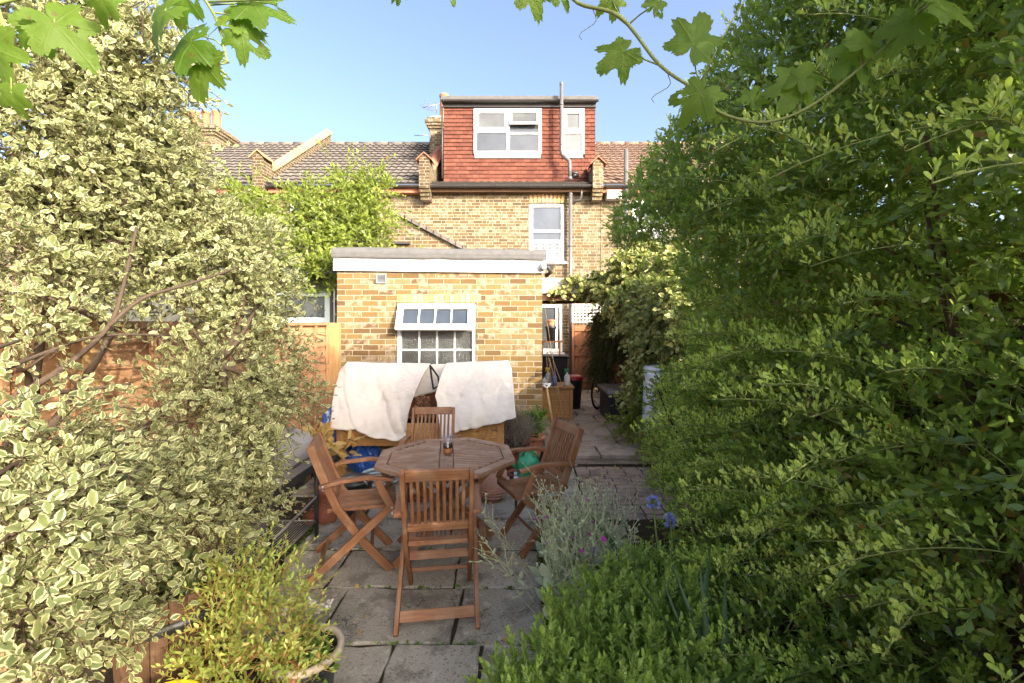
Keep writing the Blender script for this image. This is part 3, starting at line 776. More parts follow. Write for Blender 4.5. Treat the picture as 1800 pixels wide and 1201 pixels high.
m = MB(); m.span(cx-1.1, cx+.35, cy-.45, cy+.45, 6.2, 7.42)
for k, e in enumerate((.05, .10, .15, .08)): m.span(cx-1.1-e, cx+.35+e, cy-.45-e, cy+.45+e, 7.42+.075*k, 7.42+.075*(k+1))
ch = m.build('chimney', M['brick_house'], nl)
for k in range(4): pot_mb(cx+.12-.33*k, cy, 7.71, .62, .13).build('chimney_pot', M['clay'], ch)
nr = terrace('house on the right of the terrace, mostly hidden by the hedge, with orange tiles', 1.99, 7.5, 'roof_orange', 'brick_house', [(2.78, 3.7, 3.3, 4.8)])
m = MB(); m.tube([(2.57, 11.08, 5.95), (2.57, 11.08, .1)], .055, 10)
for z in (4.8, 3.4, 2.2): m.lathe([(.06, 0), (.07, .006), (.07, .07), (.06, .076)], (2.57, 11.08, z), 10)
m.build('soil_pipe', M['grey_pipe'], nr)
MB().span(2.1, 2.45, 11.02, 11.3, 4.75, 4.95).build('eaves_box', M['upvc'], nr)

# ---- TV aerials on the chimney
def aerial(label, x, y, z, L, ang, n):
    t = thing('tv_aerial', label, 'aerial', (x, y, z))
    d = V((-math.cos(ang), -.25, -math.sin(ang))).normalized()
    MB().tube([V((x, y, z))+d*-.1, V((x, y, z))+d*L], .012, 5).build('boom', M['steel'], t)
    if n:
        m = MB()
        for k in range(n):
            p = V((x, y, z))+d*(L*(.3+.7*k/n)); e = V((.12, 0, -.22+.02*k))
            m.tube([p-e, p+e], .004, 4)
        m.build('element', M['steel'], t)
    MB().tube([(x, y, z-.25), (x, y, z+.1)], .016, 6).build('mast', M['steel'], t)
aerial('spiky television aerial beside the chimney pots left of the dormer', -2.42, 13.1, 8.02, .42, .35, 8)
aerial('bare single rod aerial low on the chimney stack left of the dormer', -2.62, 13.2, 7.18, .45, .12, 0)

# ---- brick outhouse in the middle
EY = 6.2
e = thing('brick_outhouse', 'yellow brick flat roofed outhouse with a white fascia and an open top window', 'outhouse', (-1.1, EY, 0))
EW = (-1.69, -.605, 1.02, 1.985)
VENT = (-1.965, -1.825, 2.255, 2.38)
wall_mb(-2.5, .295, -.05, 2.44, EY, .25, [EW]).build('wall', M['brick_ext'], e)
m = MB(); m.span(.08, .294, EY+.251, 11.2, -.05, 2.44); m.build('side_wall', M['brick_ext'], e)
m = MB(); x = EW[0]-.0
while x < EW[1]+.0:
    m.span(x+.004, x+.0675, EY-.004, EY+.1, EW[3]+.012, EW[3]+.125+random.uniform(-.006, .004)); x += .0722
m.build('lintel', M['soldier'], e, .004)
m = MB(); m.add([(x, y, z+(-.035*(x+2.5)/2.85)) for y in (EY-.045, EY-.002) for x, z in ((-2.535, 2.425), (.325, 2.425), (.325, 2.625), (-2.535, 2.625))],
                [(0, 1, 2, 3), (4, 7, 6, 5), (0, 4, 5, 1), (1, 5, 6, 2), (2, 6, 7, 3), (3, 7, 4, 0)])
m.build('fascia', M['white_paint'], e, .004)
m = MB(); prof = [(EY-.075, 2.63), (EY-.085, 2.66), (EY-.06, 2.72), (EY+.03, 2.755), (EY+1.2, 2.74), (11.1, 2.72)]
pts = []
for i in range(15):
    x = -2.55+2.9*i/14; pts.append([V((x, y, z-.035*i/14+random.uniform(-.006, .006))) for y, z in prof])
m.grid(pts); m.grid([[p-V((0, 0, .03)) for p in r] for r in pts])
for r in (pts[0], pts[-1]): m.grid([r, [V((p.x, p.y, 2.6)) for p in r]])
m.build('flat_roof', M['felt'], e)
m = MB(); v = VENT
m.span(v[0], v[0]+.015, EY-.022, EY, v[2], v[3]); m.span(v[1]-.015, v[1], EY-.022, EY, v[2], v[3])
m.span(v[0]+.015, v[1]-.015, EY-.022, EY, v[2], v[2]+.015); m.span(v[0]+.015, v[1]-.015, EY-.022, EY, v[3]-.015, v[3])
for k in range(6): m.box(((v[0]+v[1])/2, EY-.012, v[2]+.024+.0165*k), (v[1]-v[0]-.03, .010, .004), Matrix.Rotation(R(38), 3, 'X'))
vg = m.build('vent_grille', M['louvre'], e)
MB().span(v[0]+.015, v[1]-.015, EY-.004, EY-.001, v[2]+.015, v[3]-.015).build('vent_backing', M['black_plastic'], vg)
f = frame_mb(EW[0]+.003, EW[1]-.003, EW[2], EW[3]-.004, EY+.02, .08, .055, [], [(EW[0]+.058, EW[1]-.058, 1.63, .05)]).build('window', M['upvc'], e, .005)
MB().span(EW[0]+.055, EW[1]-.055, EY+.06, EY+.066, 1.06, 1.61).build('pane', M['glass_obscure'], f)
MB().span(EW[0]+.055, EW[1]-.055, EY+.09, EY+.095, 1.65, 1.94).build('dark_opening', M['glass'], f)
m = MB()
for k in (1, 2, 3): x = EW[0]+.055+(EW[1]-EW[0]-.11)*k/4; m.span(x-.011, x+.011, EY+.045, EY+.061, 1.07, 1.605)
m.span(EW[0]+.056, EW[1]-.056, EY+.047, EY+.0605, 1.335, 1.358)
m.build('glazing_bar', M['upvc'], f)
T = Matrix.Rotation(R(-24), 3, 'X'); top = V(((EW[0]+EW[1])/2, EY-.005, EW[3]-.012)); W2 = (EW[1]-EW[0]-.05)
def tp(dx, dy, dz): return top+T @ V((dx, dy, dz))
m = MB(); hh = .385
m.box(tp(0, 0, -.04), (W2, .055, .08), T); m.box(tp(0, 0, -hh+.04), (W2, .055, .08), T)
for s in (-1, 1): m.box(tp(s*(W2/2-.04), .001, -hh/2), (.08, .055, hh-.16), T)
sash = m.build('top_vent', M['upvc'], f, .006)
MB().box(tp(0, .012, -hh/2), (W2-.16, .008, hh-.16), T).build('vent_pane', M['glass_blue'], f)
m = MB()
for k in (1, 2, 3): MB().box(tp(-(W2-.16)/2+(W2-.16)*k/4, -.004, -hh/2), (.018, .018, hh-.16), T).build('vent_bar', M['upvc'], f)
m = MB(); m.tube([tp(.15, .03, -hh+.05), (top.x+.05, EY+.06, 1.64)], .006, 5); m.build('window_stay', M['steel'], f)
m = MB(); m.lathe([(.035, 0), (.05, .01), (.055, .05), (.03, .085), (.004, .09)], (.30, EY-.045, 2.47), 14, Matrix.Rotation(R(90), 3, 'X')); m.build('security_lamp', M['lead'], e)
m = MB(); m.span(.33, .47, EY-.03, EY+.5, 2.50, 2.53); m.tube([(.36, EY+.0, 2.50), (.42, EY+.1, 2.42), (.36, EY+.2, 2.38)], .03, 6); m.build('gutter_outlet', M['gutter'], e)

# ---- canopy across the side passage
c = thing('passage_canopy', 'white fronted canopy on a dark beam across the side passage', 'canopy', (.9, 7.3, 0))
MB().span(.33, 1.75, 7.0, 7.03, 2.175, 2.41).build('fascia', M['old_paint'], c, .004)
MB().span(.32, 1.85, 7.04, 7.13, 2.06, 2.168).build('beam', M['beam'], c, .004)
MB().span(.32, 1.85, 7.98, 8.05, 2.06, 2.168).build('rear_beam', M['fence_dark'], c, .004)
MB().span(.31, 1.9, 7.05, 8.1, 2.172, 2.19).build('roof_sheet', M['felt'], c)
MB().span(1.74, 1.83, 7.04, 7.13, .05, 2.058).build('post', M['beam'], c)

# ---- neighbour's outbuilding beyond the left fence
o = thing('neighbour_outbuilding', 'dark rendered outbuilding with a long low window behind the left fence', 'outbuilding', (-4.3, 6.75, 0))
OW = (-3.78, -2.83, 1.71, 2.20)
wall_mb(-6.5, -2.68, 0, 2.42, 6.75, .2, [OW]).build('wall', M['render_dark'], o)
MB().span(-6.6, -2.6, 6.62, 9.3, 2.425, 2.52).build('flat_roof', M['felt'], o, .01)
f = frame_mb(OW[0]+.003, OW[1]-.003, OW[2]+.003, OW[3]-.003, 6.77, .08, .085).build('window', M['blue_grey'], o, .008)
MB().span(OW[0]+.085, OW[1]-.085, 6.80, 6.81, OW[2]+.085, OW[3]-.085).build('pane', M['glass_obscure'], f)
MB().span(OW[0]-.05, OW[1]+.05, 6.69, 6.765, OW[2]-.06, OW[2]-.002).build('sill', M['blue_grey'], f, .006)
t = thing('wall_trellis', 'narrow grey trellis ladder standing against the side of the outhouse', 'trellis', (-2.62, 6.5, 0))
m = MB()
for x in (-2.66, -2.57): m.tube([(x, 6.5, 0), (x, 6.5, 2.2)], .012, 5)
m.build('upright', M['old_paint'], t)
m = MB()
for k in range(9): m.tube([(-2.66, 6.5, .3+.22*k), (-2.57, 6.5, .3+.22*k)], .008, 5)
m.build('rung', M['old_paint'], t)

# ================================================================ FENCES
def lap_panel(y0, y1, x, z0, z1, side, mat, parent, name='panel'):
    """waney lap panel in the plane x, boards overlapping, battens on the face"""
    m = MB(); z = z0; n = 10; bh = .155
    while z < z1-.02:
        zt = min(z+bh+.02, z1); pts = [[], [], []]
        for i in range(n+1):
            y = y0+(y1-y0)*i/n; wv = .012*math.sin(i*1.9+z*23)+random.uniform(-.006, .006)
            pts[0].append(V((x+side*.012, y, z+wv))); pts[1].append(V((x+side*.020, y, z+wv+.001))); pts[2].append(V((x+side*.002, y, zt)))
        col = random.random()
        for k in range(2):
            for i in range(n):
                a = pts[k]; b = pts[k+1]; ou = z*3
                m.add([a[i], a[i+1], b[i+1], b[i]], [(0, 1, 2, 3)], [[(ou, a[i].y), (ou, a[i+1].y), (ou+.15*k, a[i+1].y), (ou+.15*k, a[i].y)]], col)
        z += bh
    p = m.build(name, M[mat], parent, solid=.006)
    m = MB()
    for y in (y0+.02, y0+(y1-y0)*.26, y0+(y1-y0)*.52, y0+(y1-y0)*.77, y1-.02): m.span(x+side*.02, x+side*.045, y-.019, y+.019, z0, z1)
    m.span(x+side*.019, x+side*.05, y0, y1, z1-.005, z1+.03); m.span(x-side*.02, x+side*.0, y0, y1, z0, z1-.01)
    m.build('batten', M[mat], p)
lf = thing('lap_fence', 'sunlit orange wooden lap fence running along the left boundary', 'fence', (-2.6, 3.5, 0))
yy = [-.9, .9, 2.7, 4.45, 6.12]
for a, b in zip(yy[:-1], yy[1:]): lap_panel(a+.05, b-.05, -2.6, .17, 1.69, 1, 'fence', lf)
for y in yy[:-1]: MB().span(-2.65, -2.55, y-.048, y+.048, 0, 1.74).build('post', M['fence_post'], lf, .004)
MB().span(-2.57, -2.43, 6.07, 6.165, 0, 1.72).build('post', M['fence_post'], lf, .004)
m = MB()
for y in yy[:-1]: m.span(-2.57, -2.535, y+.05, y+1.6, .02, .165)
m.build('gravel_board', M['gravel_board'], lf, .003)
ed = thing('timber_edging', 'pale stacked timber edging along the foot of the left fence', 'edging', (-2.4, 3.5, 0))
for z0, z1, xo in ((.0, .115, 0), (.118, .225, -.04)):
    m = MB()
    for k in range(3): m.span(-2.44+xo, -2.34+xo, 1.2+1.3*k, 2.49+1.3*k, z0-.03 if z0 == 0 else z0, z1)
    m.build('sleeper', M['gravel_board'], ed, .008)
rf = thing('close_board_fence', 'dark brown board fence behind the hedge on the right', 'fence', (2.1, 3, 0))
for y0 in (-1.5, .3, 2.1, 3.9):
    m = MB(); y = y0
    while y < y0+1.78: m.box((2.12, y+.06, 1.05), (.018, .118, 2.0), Matrix.Rotation(R(4), 3, 'Z')); y += .112
    p = m.build('panel', M['fence_dark'], rf)
    m = MB()
    for z in (.4, 1.0, 1.6): m.span(2.03, 2.10, y0+.06, y0+1.74, z-.035, z+.035)
    m.build('rail', M['fence_dark'], p)
    MB().span(2.02, 2.12, y0-.05, y0+.05, 0, 1.9).build('post', M['lead'], rf)
pf = thing('passage_fence', 'dark brown vertical board fence along the right side of the passage', 'fence', (1.98, 8, 0))
m = MB(); y = 5.75
while y < 11.1: m.box((2.0, y+.06, .95), (.018, .118, 1.75), Matrix.Rotation(R(4), 3, 'Z')); y += .112
m.build('boards', M['fence_dark'], pf)
gt = thing('garden_gate', 'reddish brown ledged wooden gate at the end of the passage', 'gate', (1.6, 11, 0))
m = MB()
for k in range(6): m.span(1.31+.098*k, 1.405+.098*k, 11.0, 11.022, .16, 1.68)
m.build('boards', M['gate'], gt, .003)
m = MB()
for z in (.35, .98, 1.58): m.span(1.30, 1.90, 10.965, 10.998, z-.05, z+.05)
m.bar((1.34, 10.98, .40), (1.86, 10.98, .93), .03, .09, (0, 0, 1))
m.build('ledge', M['gate'], gt, .003)
m = MB(); m.span(1.24, 1.295, 10.95, 11.04, .08, 1.74); m.span(1.905, 1.96, 10.95, 11.04, .08, 1.74); m.build('gate_post', M['gate'], gt)
m = MB(); m.span(1.296, 1.34, 10.95, 10.964, 1.15, 1.21); m.tube([(1.32, 10.94, 1.18), (1.36, 10.92, 1.18)], .012, 6); m.build('latch', M['black_metal'], gt)
tr = thing('white_trellis', 'white square trellis panel above the brown gate', 'trellis', (1.6, 11.02, 1.75))
m = MB()
for k in range(9): m.span(1.26+.085*k-.014, 1.26+.085*k+.014, 11.01, 11.02, 1.75, 2.18)
m.build('upright', M['white_paint'], tr)
m = MB()
for k in range(6): m.span(1.245, 1.955, 11.0, 11.0095, 1.76+.08*k-.014, 1.76+.08*k+.014)
m.build('crosspiece', M['white_paint'], tr)
MB().span(1.245, 1.955, 10.99, 11.03, 2.185, 2.22).build('top_rail', M['white_paint'], tr)

# ================================================================ TABLE AND CHAIRS
TX, TY, TZ, TR = -.556, 3.42, .72, .535
tb = thing('garden_table', 'weathered octagonal slatted hardwood garden table', 'table', (TX, TY, 0))
rot = R(9)
def oct_pt(r, k): a = rot+R(22.5)+k*math.pi/4; return (TX+r*math.cos(a), TY+r*math.sin(a))
ot, it = TZ, TZ-.028; ri = TR-.085
m = MB()
for k in range(8):
    a0, a1 = oct_pt(TR, k), oct_pt(TR, k+1); b0, b1 = oct_pt(ri, k), oct_pt(ri, k+1)
    def lrp(p, q, t): return (p[0]+(q[0]-p[0])*t, p[1]+(q[1]-p[1])*t)
    A0, A1, B0, B1 = lrp(a0, a1, .004), lrp(a0, a1, .996), lrp(b0, b1, .004), lrp(b0, b1, .996)
    vs = [(*p, ot) for p in (A0, A1, B1, B0)]+[(*p, it) for p in (A0, A1, B1, B0)]
    L = TR*.765; o1 = random.random()*5
    uq = [(o1, o1), (o1, o1+L), (o1+.085, o1+L*.92), (o1+.085, o1+L*.08)]
    m.add(vs, [(0, 1, 2, 3), (7, 6, 5, 4), (0, 4, 5, 1), (1, 5, 6, 2), (2, 6, 7, 3), (3, 7, 4, 0)], [uq]*6)
m.build('border', M['teak_grey'], tb, .004)
rc = (ri-.006)*math.cos(R(22.5)); M3 = Matrix.Rotation(rot, 3, 'Z')
m = MB(); n = 19; pw = 2*rc/n
half = lambda v: min(rc, (ri-.006)*math.cos(R(22.5))*math.sqrt(2)-abs(v)) if abs(v) > rc*math.tan(R(22.5)) else rc
for k in range(n):
    v = -rc+pw*(k+.5); L = half(abs(v)+pw*.42)
    for s in (-1, 1):
        x0, x1 = .052, L
        if x1-x0 < .03: continue
        cc = M3 @ V((s*(x0+x1)/2, v, 0)); m.box((TX+cc.x, TY+cc.y, TZ-.014), (x1-x0, pw-.007, .024), M3)
m.build('slats', M['teak_grey'], tb, .002)
MB().box((TX, TY, TZ-.012), (.092, 2*rc-.004, .026), M3).build('centre_board', M['teak_grey'], tb, .003)
m = MB(); ra = TR-.13
for k in range(8):
    p, q = oct_pt(ra, k), oct_pt(ra, k+1); m.bar((*p, TZ-.058), (*q, TZ-.058), .022, .055)
m.build('apron', M['teak_grey'], tb, .002)
for s in (-1, 1):
    for q in (-1, 1):
        a = M3 @ V((s*.36, q*.18*s, 0)); b = M3 @ V((-s*.36, q*.18*s+.028*s, 0))
        t0 = V((TX+a.x, TY+a.y, 0.0)); t1 = V((TX+b.x*.9, TY+b.y, TZ-.04))
        MB().bar(t0, t1, .026, .062, (1, 0, 0)).build('leg', M['teak'], tb, .003)
for s in (-1, 1):
    a = M3 @ V((s*.27, -.19, 0)); b = M3 @ V((s*.27, .19, 0))
    MB().bar((TX+a.x, TY+a.y, .12), (TX+b.x, TY+b.y, .12), .05, .02).build('stretcher', M['teak'], tb, .002)

def make_chair():
    r = thing('folding_chair', 'x', 'chair', (0, 0, 0), 'folding chairs round the garden table')
    def Lp(s, y0, z0, y1, z1, t): return V((s, y0+(y1-y0)*t, z0+(z1-z0)*t))
    for s in (-1, 1):                                     # stile: top of the back down to the front foot, slightly bowed
        pts = [V((s*.19, -.285, .885)), V((s*.19, -.205, .66)), V((s*.19, -.12, .46)), V((s*.19, .04, .22)), V((s*.19, .225, .0))]
        m = MB(); col = random.random()
        for a, b in zip(pts[:-1], pts[1:]):
            d = (b-a).normalized()*.004; m.bar(a-d, b+d, .026, .052, (0, 1, .35), col)
        m.build('back_stile', M['teak'], r, .004)
        m = MB(); m.bar((s*.222, .235, .455), (s*.222, -.30, 0), .025, .052, (0, 1, -.8)); m.build('rear_leg', M['teak'], r, .004)
        m = MB(); col = random.random()
        ap = [V((s*.222, -.225, .625)), V((s*.224, -.10, .652)), V((s*.226, .08, .660)), V((s*.226, .245, .635))]
        for a, b in zip(ap[:-1], ap[1:]): m.bar(a-(b-a).normalized()*.004, b+(b-a).normalized()*.004, .05, .024, (0, 0, 1), col)
        m.build('armrest', M['teak'], r, .005)
        m = MB(); m.bar((s*.250, .232, .44), (s*.248, .135, .64), .02, .048, (0, 1, .4)); m.build('arm_support', M['teak'], r, .004)
        for nm, y, z in (('bolt', .232, .452), ('bolt', -.205, .632)):
            MB().lathe([(.011, 0), (.011, .006), (.004, .010)], (s*.262 if y > 0 else s*.250, y, z), 10, Matrix.Rotation(s*R(90), 3, 'Y')).build('bolt', M['steel'], r)
    m = MB(); m.span(-.19, .19, .205, .265, .42, .448); m.span(-.168, .168, -.185, -.13, .43, .456)
    for s in (-1, 1): m.bar((s*.15, -.128, .442), (s*.15, .204, .434), .045, .024)
    for k in range(10):
        x = -.113+.0251*k; m.bar((x, -.135, .446), (x, .21, .440), .0135, .018)
    m.build('seat', M['teak'], r, .003)
    m = MB()
    a, b = V((0, -.276, .862)), V((0, -.145, .522))
    ax = (a-b).normalized()
    m.bar(V((-.176, a.y, a.z)), V((.176, a.y, a.z)), .024, .07, ax); m.bar(V((-.176, b.y, b.z)), V((.176, b.y, b.z)), .024, .05, ax)
    for k in range(9):
        x = -.145+.03625*k; m.bar(V((x, a.y, a.z))-ax*.034, V((x, b.y, b.z))+ax*.024, .019, .014, (0, 1, .3))
    m.build('backrest', M['teak'], r, .003)
    MB().bar((-.209, -.232, .062), (.209, -.232, .062), .018, .058, (0, 1, -.8) and (0, .6, 1)).build('rear_stretcher', M['teak'], r, .003)
    MB().bar((-.176, .10, .145), (.176, .10, .145), .018, .026, (0, .6, 1)).build('front_stretcher', M['teak'], r, .003)
    MB().bar((-.176, -.02, .295), (.176, -.02, .295), .018, .05, (0, .6, 1)).build('middle_rail', M['teak'], r, .003)
    return r
ch0 = make_chair()
CH = [(-.50, 2.80, 8, 'nearest folding chair, its slatted back turned to the viewer'),
      (-1.17, 3.27, -73, 'folding chair left of the table beside the barbecue, seen from its side'),
      (.13, 3.58, 114, 'folding chair right of the table, behind the silver plant with pink flowers'),
      (-.82, 4.12, 184, 'farthest folding chair, standing behind the table against the covered planter')]
for i, (x, y, a, lab) in enumerate(CH):
    o = ch0 if i == 0 else place_tree(ch0)
    o.location = (x, y, .002); o.rotation_euler = (0, 0, R(a)); o['label'] = lab

gl = thing('pint_glass', 'half drunk glass of amber drink standing on the table', 'glass', (-.545, 3.41, TZ))
z = TZ+.002
MB().lathe([(.003, .006), (.030, .006), (.033, .0), (.034, .004), (.040, .15), (.0385, .15), (.0325, .012), (.003, .011)], (-.545, 3.41, z), 28, close=False).build('tumbler', M['clear'], gl)
MB().lathe([(.003, .0125), (.0318, .0125), (.0342, .052), (.003, .052)], (-.545, 3.41, z), 24, close=False).build('drink', M['drink'], gl)
MB().lathe([(.003, .0525), (.0344, .0525), (.0362, .088), (.003, .088)], (-.545, 3.41, z), 24, close=False).build('drink_top', M['drink_dark'], gl)

# ================================================================ COVERED PLANTER
pl = thing('raised_planter', 'wooden trough planter on legs under the pale cover', 'planter', (-1.1, 5.25, 0))
for x, y in ((-1.97, 5.0), (-.22, 5.0), (-1.97, 5.5), (-.22, 5.5)):
    MB().span(x-.04, x+.04, y-.035, y+.035, 0, 1.05 if y > 5.2 else .62).build('leg', M['pine'], pl, .004)
m = MB()
for k in range(3): m.span(-1.93, -.26, 4.97, 5.0, .37+.082*k, .45+.082*k)
m.bar((-1.86, 4.955, .56), (-1.80, 4.955, .37), .03, .05, (1, 0, 0)); m.bar((-.33, 4.955, .56), (-.39, 4.955, .37), .03, .05, (1, 0, 0))
m.build('front_board', M['pine'], pl, .003)
m = MB(); m.span(-1.93, -.26, 5.5, 5.52, .37, 1.12); m.build('back_board', M['fence_dark'], pl, .003)
m = MB(); m.span(-1.93, -.26, 5.002, 5.498, .37, .40); m.span(-1.9, -.29, 5.03, 5.16, .655, .675); m.build('shelf', M['beam'], pl, .003)
m = MB(); m.span(-1.93, -.26, 5.2, 5.45, .40, .62); m.build('compost', M['soil'], pl)
for x in (-1.93, -.26): MB().bar((x, 5.06, .62), (x, 5.52, 1.1), .03, .04).build('side_rail', M['pine'], pl, .003)

def wrink(p, s, a):
    x, y, z = p
    rg = lambda q: 1-2*abs(math.sin(q))**.6                # sharp creases between taut facets
    return a*(rg(x*3.1+z*1.9+s)*.8+rg(x*5.3-z*4.1+s*2+.5*math.sin(z*7))*.55+rg(x*1.7-z*9+s*3)*.4+math.sin(x*37+z*31+s)*.06+rg(x*14+z*6+s)*.16)
def cloth(name, lab, top, bot, nx, ny, seed, sag=.06, amp=.048):
    """sheet between an upper and a lower polyline of (px, py, depth)"""
    def along(pl_, t):
        q = t*(len(pl_)-1); i = min(int(q), len(pl_)-2); f = q-i; f = f*f*(3-2*f)*.5+f*.5
        a, b = P(*pl_[i]), P(*pl_[i+1]); return a.lerp(b, f)
    pts = []
    for i in range(ny+1):
        s = i/ny; r = []
        for j in range(nx+1):
            t = j/nx; a, b = along(top, t), along(bot, t); p = a.lerp(b, s)
            p.z += .05*math.sin(s*math.pi)*(1-.4*s); p.y -= sag*math.sin(s*math.pi)*(.6+.4*math.sin(t*7+seed))
            wv = wrink(p, seed, amp)*min(1, s*4+.1); p.y += wv; p.z += wv*.5
            r.append(p)
        pts.append(r)
    m = MB(); m.grid(pts); o = m.build(name, M['cloth'], solid=.002)
    return tag(o, lab, 'cover', 'pale covers over the planter')
cloth('fleece_cover', 'pale sunlit fleece cover, the larger left half over the planter',
      [(598, 650, 5.5), (610, 636, 5.55), (660, 637, 5.56), (757, 639, 5.52)],
      [(584, 744, 4.95), (622, 758, 4.86), (668, 766, 4.86), (702, 771, 4.86), (714, 766, 4.86), (723, 715, 5.0)][:5]+[(722, 712, 4.98)], 60, 46, 1.3)
cloth('fleece_cover', 'pale fleece cover dappled with shade, the right half over the planter',
      [(785, 638, 5.5), (840, 635, 5.54), (893, 633, 5.55), (899, 648, 5.5)],
      [(765, 695, 5.0), (778, 768, 4.84), (840, 752, 4.88), (907, 726, 4.92)], 52, 42, 4.1)
cloth('fleece_cover', 'shaded back flap of fleece hanging in the gap between the two covers',
      [(750, 641, 5.545), (770, 640, 5.545), (800, 640, 5.54)], [(722, 700, 5.42), (760, 690, 5.44), (800, 676, 5.45)], 20, 14, 2.2, .0, .008)
st = MB(); 
st.tube([P(756, 642, 5.4), P(759, 665, 5.32), P(762, 684, 5.25), P(772, 678, 5.2), P(770, 662, 5.25), P(758, 645, 5.38)], .012, 5)
tag(st.build('strap', M['rubber']), 'black strap looped in the gap between the pale covers', 'strap')
def pot(name, lab, x, y, z, r, h, mat, cat='pot', rim=.12, belly=0, group=None, soilfill=True, wob=0):
    t = thing(name, lab, cat, (x, y, z), group)
    pr = [(r*.68, 0), (r*(.8+belly), h*.35), (r*(.93+belly*.7), h*.8), (r*1.0, h*.84), (r*1.0+r*rim, h*.85), (r*1.0+r*rim, h*.99), (r*.95, h), (r*.9, h*.86), (r*.7, h*.8)]
    MB().lathe(pr, (x, y, z), 26, close=True, wob=wob).build('body', M[mat], t)
    if soilfill: MB().lathe([(.004, h*.865), (r*.91, h*.86)], (x, y, z), 20, close=False).build('soil', M['soil'], t)
    return t
POTS = {}
POTS['succulent'] = pot('terracotta_pot', 'shallow terracotta pot of red succulents inside the planter', -1.11, 5.09, .676, .085, .085, 'terracotta', rim=.08)
POTS['urn'] = pot('clay_urn', 'big pink ribbed clay urn standing under the right of the table', -.27, 4.42, 0, .12, .34, 'pink_clay', belly=.32, rim=.0, wob=.0)
m = MB()
for k in range(9):
    z = .05+.026*k; a = .12*(.8+.32)*(1+.05*math.sin(k*.6)); m.lathe([(a*.93+.0, z-.006), (a*.93+.012, z), (a*.93, z+.006)], (-.27, 4.42, 0), 26, close=False)
m.build('rib', M['pink_clay'], POTS['urn'])
POTS['canes'] = pot('terracotta_pot', 'terracotta pot with a red watering rose at the foot of the canes', .70, 5.95, .09, .095, .19, 'terracotta')
m = MB(); m.lathe([(.05, 0), (.07, .03), (.05, .06), (.01, .07)], (.70, 5.95, .27), 16); tag(m.build('watering_rose', M['red_plastic']), 'red plastic watering rose lying in the terracotta pot by the canes', 'watering rose')
pot('plant_pot', 'small brown empty pot behind the terracotta pot by the canes', .62, 6.12, .09, .06, .13, 'brown_clay')
pot('plant_pot', 'dark red pot on the ground behind the right folding chair', -.02, 4.75, 0, .11, .16, 'brown_clay')
POTS['dry'] = pot('plant_pot', 'black pot of yellowing leaves behind the barbecue', -1.98, 4.62, 0, .13, .38, 'black_plastic')
POTS['lav'] = pot('plant_pot', 'brown clay pot of dry lavender beside the covered planter', -.05, 5.25, 0, .17, .32, 'brown_clay')
POTS['euph'] = pot('plant_pot', 'terracotta pot of bright green leaves at the corner of the outhouse', .16, 5.75, 0, .13, .30, 'terracotta')
POTS['front'] = pot('glazed_pot', 'black planter with a thick beige rim at the lower left of the patio', -.93, 1.96, 0, .14, .30, 'black_plastic', rim=.0)
m = MB()
m.tube([(-.93+.148*math.cos(a*math.pi/12), 1.96+.148*math.sin(a*math.pi/12), .298) for a in range(25)], .016, 8, cap=False); m.build('rim', M['beige_clay'], POTS['front'])
POTS['fuchsia'] = pot('terracotta_pot', 'terracotta trough pot under the yellow green bush at the lower left', -1.10, 1.80, 0, .19, .30, 'terracotta')
pot('plant_pot', 'small empty brown pot at the bottom edge beside the half barrel', -1.22, 1.68, .18, .05, .12, 'brown_clay')
MB_ = MB().span(-1.32, -1.12, 1.60, 1.76, .0, .178); tag(MB_.build('stone_block', M['pebble'], bevel=.02), 'rough stone block carrying a small brown pot', 'stone block')
# half barrel
b = thing('half_barrel', 'half barrel planter of oak staves with a black hoop under the variegated shrub', 'barrel', (-1.50, 1.95, 0))
m = MB()
for k in range(20):
    a0, a1 = 2*math.pi*k/20+.012, 2*math.pi*(k+1)/20-.012; pr = [(.165, 0), (.185, .3), (.195, .5), (.19, .60)]
    o1 = random.random()*4
    for (r0, z0), (r1, z1) in zip(pr[:-1], pr[1:]):
        vs = [(-1.50+r*math.cos(a), 1.95+r*math.sin(a), z) for r, z, a in ((r0, z0, a0), (r0, z0, a1), (r1, z1, a1), (r1, z1, a0))]
        m.add(vs, [(0, 1, 2, 3)], [[(o1, z0), (o1+.07, z0), (o1+.07, z1), (o1, z1)]], o1/4)
m.build('staves', M['barrel'], b, solid=.02)
for z, r in ((.50, .206), (.18, .192)): MB().lathe([(r-.004, z-.02), (r+.004, z-.02), (r+.005, z+.02), (r-.003, z+.02)], (-1.50, 1.95, 0), 32, close=False).build('hoop', M['black_metal'], b)
MB().lathe([(.004, .57), (.175, .56)], (-1.50, 1.95, 0), 20, close=False).build('soil', M['soil'], b)
bk = thing('yellow_bucket', 'yellow plastic bucket at the bottom edge in front of the half barrel', 'bucket', (-1.225, 1.53, 0))
MB().lathe([(.10, 0), (.128, .36), (.138, .365), (.138, .40), (.128, .405), (.118, .35), (.095, .02), (.003, .02)], (-1.225, 1.53, 0), 28, close=False).build('body', M['yellow_plastic'], bk)
m = MB(); m.tube([(-1.225+.13*math.cos(a*math.pi/12), 1.40-.02*math.sin(a*math.pi/12),   .36-.10*math.sin(a*math.pi/12)) for a in range(13)], .004, 5); m.build('handle', M['steel'], bk)

